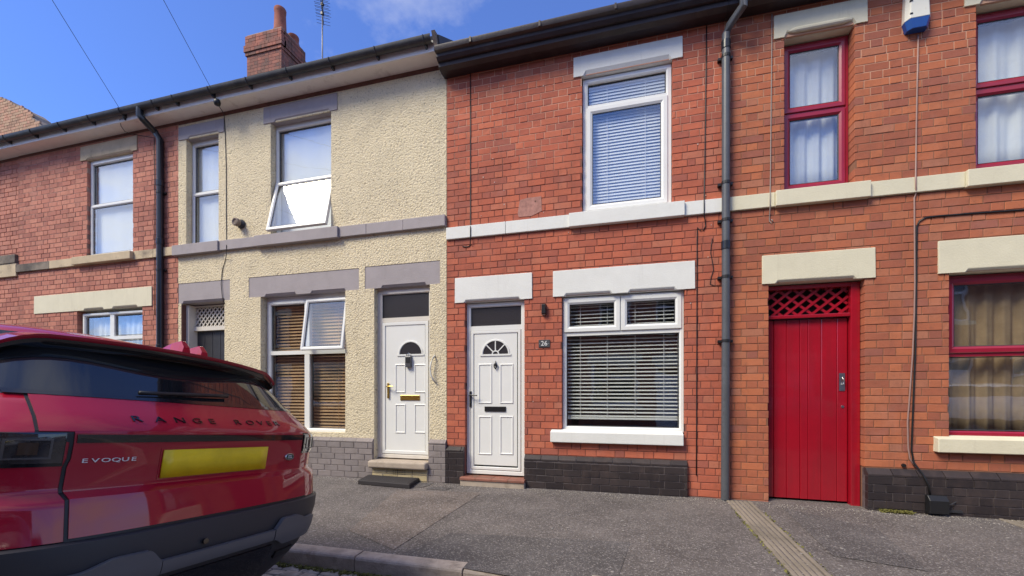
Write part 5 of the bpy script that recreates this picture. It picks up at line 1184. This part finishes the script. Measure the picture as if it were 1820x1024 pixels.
# ================================================================== overhead wires, pole, aerial
PT = Vector((-1.6, -3.32, 7.7))
pole = empty('telegraph_pole', (PT.x, PT.y, -0.03)); tag(pole, 'wooden telegraph pole on the opposite pavement carrying the house wires', 'pole')
mb = MB(); mb.tube([(PT.x, PT.y, -0.05), (PT.x, PT.y, 4), (PT.x, PT.y, 8.0)], [0.14, 0.12, 0.10], 14); build(mb, 'post', M['timber'], pole, smooth=True)
mb = MB(); mb.lathe((PT.x, PT.y, PT.z - 0.05), [(0.10, -0.05), (0.22, -0.04), (0.22, 0.03), (0.10, 0.05)], 16); build(mb, 'ring_head', M['alum'], pole)
def wire(px, py, Y, label):
    e = Vector((W(px, py, Y)[0], Y, W(px, py, Y)[1])); s_ = PT + (e - PT).normalized() * 0.18; pts = []
    for i in range(25):
        t = i / 24; p = s_.lerp(e, t); p.z -= 0.10 * 4 * t * (1 - t); pts.append(p)
    mb = MB(); mb.tube(pts, 0.0032, 6); o = build(mb, 'overhead_wire', M['black'], smooth=True); tag(o, label, 'wire'); return e
e1 = wire(222, 208, WY - OV - 0.012, 'overhead wire crossing the sky to the eaves of the pale brick house')
e2 = wire(381, 168, WY - OV - 0.012, 'overhead wire crossing the sky to the eaves of the cream house')
for e, lb in ((e1, 'small black wire hook on the fascia of the pale brick house'), (e2, 'small black wire hook on the fascia of the cream house')):
    mb = MB(); mb.box(e.x - 0.012, e.x + 0.012, e.y - 0.004, e.y + 0.016, e.z - 0.05, e.z + 0.02); mb.tube([(e.x, e.y, e.z - 0.02), (e.x + 0.01, e.y - 0.04, e.z - 0.03), (e.x + 0.04, e.y - 0.02, e.z - 0.06)], 0.005, 6); o = build(mb, 'wire_hook', M['black']); tag(o, lb, 'hook')
cable([(222, 210, WY - OV - 0.014), (213, 212, WY - OV - 0.014), (215, 224, 5.22), (222, 234, 5.32), (233, 238, WY - 0.01), (274, 245, WY - 0.01), (275, 330, WY - 0.01), (275, 560, WY - 0.01)], yc, 0.005, M['black'], 'thin black cable from the fascia down beside the black downpipe')
YA = 9.0; ax = WX(573, YA); az0, az1 = 8.1, WZ(575, -25, YA)
aer = empty('television_aerial', (ax, YA, az0)); tag(aer, 'television aerial on a thin mast above the cream house roof', 'aerial')
mb = MB(); mb.tube([(ax, YA, az0), (ax, YA, az1)], 0.016, 8); build(mb, 'mast', M['alum'], aer, smooth=True)
for zpx, L in ((24, 0.36), (8, 0.40)):
    zz = WZ(573, zpx, YA); d = Vector((0.55, -0.83, 0.02)); c0 = Vector((ax, YA, zz)); mb = MB(); mb.tube([c0 - d * 0.35, c0 + d * 0.45], 0.009, 6); build(mb, 'boom', M['alum'], aer)
    n_ = Vector((0.83, 0.55, 0))
    for k in range(8):
        p = c0 + d * (-0.32 + k * 0.10); mb = MB(); mb.tube([p - n_ * L * 0.45, p + n_ * L * 0.45], 0.005, 5); build(mb, 'element', M['alum'], aer)
    mb = MB(); mb.box(ax - 0.03, ax + 0.03, YA - 0.03, YA + 0.03, zz - 0.03, zz + 0.03); build(mb, 'clamp', M['black'], aer)

# ================================================================== THE CAR
CARX, CARY, CARZ, ROLL = -1.76, 1.46, -0.08, 0.095
prof_r = [(0.20, 0.34), (0.28, 0.24), (0.38, 0.14), (0.48, 0.06), (0.60, 0.018), (0.70, 0.008), (0.758, 0.016), (0.80, 0.022), (0.865, 0.030), (0.890, 0.034), (0.912, 0.070), (0.93, 0.073), (1.02, 0.065), (1.085, 0.058), (1.115, 0.056), (1.125, 0.060), (1.17, 0.098), (1.215, 0.145), (1.243, 0.175), (1.51, 0.415), (1.7, 0.7)]
prof_w = [(0.20, 0.66), (0.30, 0.71), (0.40, 0.77), (0.50, 0.80), (0.60, 0.845), (0.68, 0.87), (0.76, 0.895), (1.0, 0.905), (1.1, 0.895), (1.17, 0.862), (1.25, 0.815), (1.51, 0.70), (1.7, 0.6)]
def interp(tab, w):
    if w <= tab[0][0]: return tab[0][1]
    for (a, b), (c, d) in zip(tab[:-1], tab[1:]):
        if w <= c: return b + (d - b) * (w - a) / (c - a)
    return tab[-1][1]
LC = 0.9
def surf(u, w, off=0.0):
    def S(u, w):
        Ww = interp(prof_w, w); q = min(abs(u) / Ww, 0.9995) ** 4
        return Vector((-(interp(prof_r, w) + LC * (1 - (1 - q) ** 0.25)), u, w))
    p = S(u, w)
    if off:
        e = 0.004; n = (S(u + e, w) - S(u - e, w)).cross(S(u, w + e) - S(u, w - e)).normalized(); p = p + n * off
    return p
def plan(w, fr, N=36, pr=prof_r, grow_=0.0):
    W_ = interp(prof_w, w) + grow_; r0 = interp(pr, w) - grow_; pts = []
    for i in range(N + 1):
        a = -math.pi / 2 + math.pi * i / N; s_ = math.sin(a)
        pts.append((-(r0 + LC * (1 - max(math.cos(a), 0) ** 0.5)), W_ * math.copysign(abs(s_) ** 0.5, s_), w))
    for i in range(N + 1):
        a = math.pi / 2 - math.pi * i / N; s_ = math.sin(a); L2 = min(0.9, fr - r0 - LC - 0.05)
        pts.append((-(fr - L2 * (1 - max(math.cos(a), 0) ** 0.5)), (max(W_, 0.89 + grow_) if w < 0.9 else W_) * math.copysign(abs(s_) ** 0.5, s_), w))
    return pts
front = [(0.2, 4.1), (0.35, 4.3), (0.7, 4.34), (0.9, 4.26), (1.0, 4.15), (1.06, 3.9), (1.12, 3.2), (1.25, 2.98), (1.51, 2.3)]
car = empty('parked_car', (CARX, CARY, CARZ), (-ROLL, 0, 0), frame=(0, 0, 0))
tag(car, 'red sport utility car with yellow rear plate parked at the kerb', 'car')
ws = [0.756, 0.80, 0.865, 0.890, 0.912, 0.93, 1.0, 1.06, 1.085, 1.115, 1.125, 1.17, 1.215, 1.25]
mb = MB(); mb.loft([plan(w, interp(front, w)) for w in ws], True, False, True); build(mb, 'body', M['carred'], car, smooth=50)
ws = [0.22, 0.28, 0.38, 0.48, 0.60, 0.68, 0.745, 0.752, 0.753]
mb = MB(); mb.loft([plan(w, interp(front, w), grow_=(0.016 if w < 0.7 else 0.014 if w < 0.75 else 0.004 if w < .7525 else -0.05)) for w in ws], True, True, True); bump = build(mb, 'bumper', M['carplastic'], car, smooth=40)
# greenhouse
ws = [1.243, 1.30, 1.36, 1.42, 1.47, 1.495]
mb = MB(); mb.loft([plan(w, interp(front, w)) for w in ws], True, False, True); build(mb, 'windows', M['carglass'], car, smooth=40)
ws = [(1.49, 0.0), (1.505, 0.015), (1.525, 0.07), (1.545, 0.16), (1.56, 0.30), (1.566, 0.45)]
mb = MB(); rings = []
for w, e in ws:
    ring = plan(1.51, 2.3); cxr = -1.45
    rings.append([((x_ - cxr) * (1 - e * 0.75) + cxr, y_ * (1 - e), w) for x_, y_, _ in ring])
mb.loft(rings, True, True, True); build(mb, 'roof', M['carred'], car, smooth=50)
def cpatch(name, u0, u1, f0, f1, off, m, n=24, k=6, thick=0.006, parent=car, smooth=40):
    fa = f0 if callable(f0) else (lambda u: f0); fb = f1 if callable(f1) else (lambda u: f1); mb = MB(); rows = []
    for j in range(-1, k + 2):
        jj = min(max(j, 0), k); rows.append([])
        for i in range(-1, n + 2):
            ii = min(max(i, 0), n); u = u0 + (u1 - u0) * ii / n; w = fa(u) + (fb(u) - fa(u)) * jj / k
            edge = (j in (-1, k + 1)) or (i in (-1, n + 1)); rows[-1].append(surf(u, w, off - thick if edge else off))
    mb.loft(rows, False); return build(mb, name, m, parent, smooth=smooth)
# tailgate with its shut lines
def uL(w): return (0.545 if w < 1.03 else 0.538) if w < 1.1205 else 0.618 - (w - 1.12) * 0.2
def tail(name, grow_, off, m, thick):
    mb = MB(); rows = []; wl_ = [0.763 - grow_, 0.80, 0.865, 0.890, 0.912, 0.93, 1.0, 1.03, 1.06, 1.085, 1.115, 1.1204 - grow_, 1.1206 - grow_, 1.125, 1.15, 1.17, 1.19, 1.215, 1.235, 1.248]; n = 34
    for j in range(-1, len(wl_) + 1):
        w = wl_[min(max(j, 0), len(wl_) - 1)]; row = []
        for i in range(-1, n + 2):
            u = (uL(w + grow_) + grow_) * (2 * min(max(i, 0), n) / n - 1); edge = j in (-1, len(wl_)) or i in (-1, n + 1); row.append(surf(u, w, off - thick if edge else off))
        rows.append(row)
    mb.loft(rows, False); return build(mb, name, m, car, smooth=18)
tail('shut_line', 0.010, 0.0015, M['black'], 0.001)
tg = tail('tailgate', 0.0, 0.006, M['carred'], 0.008)
cpatch('light_bar', -0.532, 0.532, 1.084, 1.112, 0.010, M['carblack'], parent=car)
for s_ in (-1, 1):
    lo, hi = (-0.86, -0.556) if s_ < 0 else (0.556, 0.86)
    cpatch('lamp_surround', lo, hi, 1.004, 1.117, 0.003, M['carblack'], k=8)
    lm = cpatch('tail_lamp', lo + 0.004, hi - 0.004, 1.016, 1.112, 0.008, M['lamp'], k=8)
    for (a_, b_, c_, d_) in ((0.03, 0.13, 1.092, 1.098), (0.03, 0.13, 1.030, 1.036), (0.03, 0.036, 1.036, 1.092), (0.124, 0.13, 1.036, 1.092), (0.16, 0.27, 1.092, 1.098), (0.16, 0.27, 1.030, 1.036), (0.16, 0.166, 1.036, 1.092), (0.264, 0.27, 1.036, 1.092)):
        e0, e1 = (lo + a_, lo + b_) if s_ > 0 else (hi - b_, hi - a_); cpatch('light_guide', e0, e1, c_, d_, 0.0105, M['lampin'], n=8, k=2, thick=0.003, parent=lm)
    cpatch('amber_lens', (lo + 0.06) if s_ > 0 else (hi - 0.10), (lo + 0.10) if s_ > 0 else (hi - 0.06), 1.045, 1.085, 0.0095, M['lampamber'], n=4, k=3, thick=0.003, parent=lm)
cpatch('glass_trim', -0.64, 0.64, 1.246, 1.262, 0.008, M['carblack'], k=2)
# plate, badges, lettering
pm = MB(); q = []
for w in (0.938, 1.052): q.append([surf(u * 0.26 / 6, w, 0.012) for u in range(-6, 7)])
pm.loft([q[0], q[1]], False); np_ = build(pm, 'number_plate', M['plate'], car, smooth=True); md = np_.modifiers.new('thick', 'SOLIDIFY'); md.thickness = 0.006; md.offset = 0
cpatch('plate_holder', -0.268, 0.268, 0.930, 1.060, 0.008, M['carred'], k=3)
def carletter(chars, us, w, size, off, m, name, sx=1.0, ex=0.0015):
    mb = MB()
    for chh, u in zip(chars, us):
        v, f_ = text_mesh(chh, size, ex, sx); p = surf(u, w, off); tu = (surf(u + 0.004, w, off) - surf(u - 0.004, w, off)).normalized(); tw = (surf(u, w + 0.006, off) - surf(u, w - 0.006, off)).normalized(); nn = tu.cross(tw).normalized()
        b = len(mb.v)
        for (a_, c_, d_) in v: mb.v.append(tuple(p + tu * a_ + tw * c_ + nn * d_))
        for ff in f_: mb.face([b + i for i in ff])
    return build(mb, name, m, car, fix=False)
for ch_, u_ in zip('RANGEROVER', [-0.344, -0.26, -0.18, -0.103, -0.033, 0.102, 0.176, 0.240, 0.298, 0.352]): carletter(ch_, [u_], 1.168, 0.042, 0.008, M['carblack'], 'letter', sx=1.55)
for ch_, u_ in zip('EVOQUE', [-0.504, -0.476, -0.446, -0.416, -0.388, -0.361]): carletter(ch_, [u_], 1.02, 0.021, 0.008, M['letter'], 'letter', sx=1.75)
mb = MB(); c0 = surf(0.434, 0.99, 0.008); tu = (surf(0.44, 0.99) - surf(0.428, 0.99)).normalized(); tw = Vector((0, 0, 1)); nn = tu.cross(tw)
mb.loft([[c0 + tu * (0.036 * math.cos(a)) * e + tw * (0.020 * math.sin(a)) * e + nn * h for a in [k * math.pi / 12 for k in range(24)]] for e, h in ((1, -0.004), (1, 0.004), (0.9, 0.006), (0.88, 0.004))], True, False, True); bd = build(mb, 'badge', M['chrome'], car, smooth=30)
mb = MB(); mb.loft([[c0 + tu * (0.030 * math.cos(a)) * e + tw * (0.0155 * math.sin(a)) * e + nn * h for a in [k * math.pi / 12 for k in range(24)]] for e, h in ((1, 0.003), (1, 0.0055))], True, False, True); build(mb, 'badge_field', M['green'], bd)
v, f_ = text_mesh('LAND\nROVER', 0.0115, 0.0006); mb = MB(); mb.v = [tuple(c0 + tu * a_ + tw * (c_ - 0.0) + nn * (0.0062 + d_)) for a_, c_, d_ in v]; mb.f = f_; mb.m = [0] * len(f_); build(mb, 'badge_text', M['letter'], bd, fix=False)
# bumper trim: centre bar with two raised ends
def sm(a, b, x_): t = min(max((x_ - a) / (b - a), 0), 1); return t * t * (3 - 2 * t)
def top_(u): return 0.628 + 0.052 * sm(0.27, 0.33, abs(u)) - 0.03 * sm(0.42, 0.53, abs(u))
def bot_(u): return 0.585 - 0.035 * sm(0.28, 0.36, abs(u))
mb = MB()
def bsurf(u, w, off):
    p = surf(u, w, off + 0.022); return p
def btrim(name, u0, u1, f0, f1, off, m, n=40, k=5, par=None):
    mb = MB(); rows = []
    for j in range(-1, k + 2):
        row = []
        for i in range(-1, n + 2):
            u = u0 + (u1 - u0) * min(max(i, 0), n) / n; w = f0(u) + (f1(u) - f0(u)) * min(max(j, 0), k) / k; e = j in (-1, k + 1) or i in (-1, n + 1)
            row.append(bsurf(u, w, off - 0.02 if e else off))
        rows.append(row)
    mb.loft(rows, False); return build(mb, name, m, par or car, smooth=40)
btrim('skid_trim', -0.275, 0.275, bot_, top_, 0.018, M['cargrey'])
btrim('skid_trim_end', -0.60, -0.279, bot_, top_, 0.020, M['cargrey']); btrim('skid_trim_end', 0.279, 0.60, bot_, top_, 0.020, M['cargrey'])
btrim('diffuser', -0.30, 0.30, lambda u: 0.30, lambda u: 0.55, 0.004, M['carblack'])
for s_ in (-1, 1): btrim('vent_slot', 0.42 * s_ - 0.07, 0.42 * s_ + 0.07, lambda u: 0.47, lambda u: 0.50, 0.004, M['black'], n=8, k=1); btrim('reflector', 0.66 * s_ - 0.06, 0.66 * s_ + 0.06, lambda u: 0.545, lambda u: 0.57, 0.003, M['redgloss'], n=8, k=1)
mb = MB(); p = surf(-0.1, 0.66, 0.024); mb.lathe((p.x, p.y, p.z), [(0.012, -0.004), (0.012, 0.006)], 12, 'x'); build(mb, 'parking_sensor', M['carblack'], car)
# roof spoiler: a thick blade that overhangs the rear glass
def rim_v(u): return 0.28 + 0.30 * u * u
def rim_w(u): return 1.503 - 0.06 * u * u - 2.6 * max(0, abs(u) - 0.49) ** 2
UMX = 0.625; n = 40; mb = MB(); top = []; K = 8
for j in range(K + 1):
    t = j / K; row = []
    for i in range(n + 1):
        u = -UMX + 2 * UMX * i / n; v0 = rim_v(u); v1 = 0.95; w0 = rim_w(u); w1 = 1.565 - 0.10 * u * u - 1.6 * max(0, abs(u) - 0.45) ** 2
        row.append((-(v0 + (v1 - v0) * t), u * (1 - 0.05 * t), w0 + (w1 - w0) * (1 - (1 - t) ** 1.6)))
    top.append(row)
lip = [[(-(rim_v(-UMX + 2 * UMX * i / n) + dv), -UMX + 2 * UMX * i / n, rim_w(-UMX + 2 * UMX * i / n) + dw) for i in range(n + 1)] for dv, dw in ((0.010, -0.016), (0.003, -0.010))]
mb.loft(lip + top, False); sp = build(mb, 'spoiler', M['carred'], car, smooth=60)
mb = MB(); rows = []
for dv, dw, k_ in ((0.012, -0.015, 0), (0.016, -0.032, 0), (0.05, -0.05, 0), (0.15, -0.062, 0.3), (0.27, -0.075, 0.7), (0.36, -0.095, 1)):
    rows.append([(-(rim_v(u) * (1 - k_) + k_ * (rim_v(0) + 0.14 * u * u) + dv), u * (1 - 0.06 * k_), rim_w(u) * (1 - k_) + k_ * (rim_w(0) - 0.26 * u * u) + dw) for u in [-UMX + 2 * UMX * i / n for i in range(n + 1)]])
mb.loft(rows, False); build(mb, 'spoiler_underside', M['carblack'], car, smooth=50)
def fin(u, v0, v1, wb, h):
    mb = MB()
    def sec(v, hw, tw, b_, t_): return [(-v, u - hw, b_), (-v, u + hw, b_), (-v, u + tw, t_), (-v, u - tw, t_)]
    mb.loft([sec(v1, 0.010, 0.004, wb, wb + 0.004), sec(v0 + 0.10, 0.036, 0.012, wb - 0.012, wb + h * 0.86), sec(v0 + 0.03, 0.036, 0.013, wb - 0.02, wb + h), sec(v0, 0.034, 0.018, wb - 0.025, wb + h * 0.55)], True, True, True)
    bevel(build(mb, 'antenna_fin', M['carred'], car), 0.005)
fin(0.295, 0.72, 1.02, 1.560, 0.085); fin(0.405, 0.72, 1.0, 1.552, 0.085)
# wiper cover, wheels
mb = MB(); p = surf(0.0, 1.29, 0.012); mb.tube([surf(-0.28 + 0.07 * i, 1.272 + 0.004 * i, 0.016) for i in range(7)], 0.009, 8); build(mb, 'rear_wiper', M['black'], car, smooth=True)
for v_ in (0.95, 3.55):
    for s_ in (-1, 1):
        yo = (0.745 if v_ < 2 else 0.80) * s_
        mb = MB(); mb.lathe((-v_, yo, 0.40), [(0.30, -0.10), (0.43, -0.10), (0.43, 0.095), (0.41, 0.105), (0.30, 0.105)], 32, 'y'); build(mb, 'wheel_arch', M['carplastic'], car, smooth=40)
        mb = MB()
        mb.lathe((-v_, yo, 0.365), [(0.22, -0.115), (0.34, -0.115), (0.36, -0.09), (0.365, 0), (0.36, 0.09), (0.34, 0.115), (0.22, 0.115)], 32, 'y'); wh = build(mb, 'wheel', M['tyre'], car, smooth=40)
        mb = MB(); mb.lathe((-v_, yo + 0.118 * s_, 0.365), [(0.05, -0.02), (0.235, -0.02), (0.24, 0.0), (0.235, 0.012), (0.06, 0.012)], 24, 'y')
        for k in range(5):
            a = k * 1.2566; mb.tube([(-v_ + 0.05 * math.cos(a), yo + 0.13 * s_, 0.365 + 0.05 * math.sin(a)), (-v_ + 0.22 * math.cos(a), yo + 0.13 * s_, 0.365 + 0.22 * math.sin(a))], 0.02, 6)
        build(mb, 'rim', M['cargrey'], wh)

# ================================================================== the row across the street (seen in the window glass)
def brick_tex():
    m = bpy.data.materials.new('far brick wall'); m.use_nodes = True; n = m.node_tree.nodes; l = m.node_tree.links; p = n['Principled BSDF']
    t = n.new('ShaderNodeTexBrick'); t.inputs['Scale'].default_value = 4.4; t.inputs['Color1'].default_value = (0.36, 0.13, 0.07, 1); t.inputs['Color2'].default_value = (0.28, 0.09, 0.05, 1); t.inputs['Mortar'].default_value = (0.30, 0.22, 0.17, 1); t.inputs['Mortar Size'].default_value = 0.015
    tcx = n.new('ShaderNodeTexCoord'); mpn = n.new('ShaderNodeMapping'); mpn.inputs['Rotation'].default_value = (R(90), 0, 0); l.new(tcx.outputs['Object'], mpn.inputs[0]); l.new(mpn.outputs[0], t.inputs['Vector'])
    l.new(t.outputs['Color'], p.inputs['Base Color']); p.inputs['Roughness'].default_value = 0.9; return m
M['farbrick'] = brick_tex()
def opp_house():
    t = empty('opposite_house', (0, 0, 0)); wdt = 4.4; hl = [(0.4, 1.3, -0.1, 2.35), (1.9, 3.7, 0.8, 2.4), (0.5, 1.3, 3.6, 5.0), (2.2, 3.4, 3.6, 5.0)]
    slab('wall', 0, wdt, -0.1, 5.7, 0, 0.3, hl, M['farbrick'], t)
    for i, h in enumerate(hl):
        L = lintel(t, h[0] - 0.15, h[1] + 0.15, h[3], h[3] + 0.3, M['cream'], Y=0, dep=0.2)
        if i == 0:
            mb = MB(); mb.box(h[0], h[1], 0.08, 0.14, h[2], h[3] - 0.4); build(mb, 'door', M['upvc'], t)
        else:
            block(t, 'sill', h[0] - 0.12, h[1] + 0.12, -0.07, 0.1, h[2] - 0.14, h[2], M['cream'])
        f_ = (h[0], h[1], h[2] if i else h[3] - 0.4, h[3]); wn_ = MB(); wn_.ring(*f_, [(0, 0.14), (0, 0.08), (0.07, 0.08), (0.07, 0.14)])
        if i: wn_.box(f_[0], f_[1], 0.085, 0.13, f_[2] + (f_[3] - f_[2]) * 0.62, f_[2] + (f_[3] - f_[2]) * 0.62 + 0.06)
        w_ = build(wn_, 'window', M['upvc'], t); mb = MB(); mb.box(f_[0] + 0.05, f_[1] - 0.05, 0.11, 0.118, f_[2] + 0.05, f_[3] - 0.05); build(mb, 'glass_pane', M['carglass'], w_)
    mb = MB(); mb.box(0, wdt, -0.2, -0.08, 5.55, 5.68); build(mb, 'gutter', M['guttergrey'], t)
    mb = MB(); mb.loft([[(xx, -0.15, 5.65), (xx, 3.6, 8.2), (xx, 7.3, 5.65)] for xx in (0, wdt)], True, True, True); build(mb, 'roof', M['slate'], t)
    mb = MB(); mb.box(0, wdt, 0.31, 7.2, -0.1, 5.6); build(mb, 'inner_block', M['dark'], t)
    return t
proto = opp_house()
for i in range(10):
    o = proto if i == 0 else copy_tree(proto)
    o.location = (-24.0 + 4.41 * (i + 1), -5.9, 0.0); o.rotation_euler = (0, 0, math.pi)
    tag(o, 'brick terraced house with cream lintels across the street, mirrored in the window panes', 'house', 'houses on the opposite side of the street')
def other_car(x, y, rz, col, label):
    m = mat('car paint', col, 0.3, coat=1.0); c = copy_tree(car); c.location = (x, y, -0.10); c.rotation_euler = (0, 0, rz); tag(c, label, 'car')
    for o in bpy.data.objects:
        if o.parent == c:
            for sl_ in o.material_slots:
                if sl_.material == M['carred']: sl_.link = 'OBJECT'; sl_.material = m
other_car(6.8, -1.85, math.pi, (0.62, 0.63, 0.64), 'white car parked across the street, mirrored in the red framed downstairs window')
other_car(1.9, -1.85, math.pi, (0.30, 0.31, 0.32), 'silver car parked across the street, mirrored in the downstairs window of house 26')
bpy.context.view_layer.update()
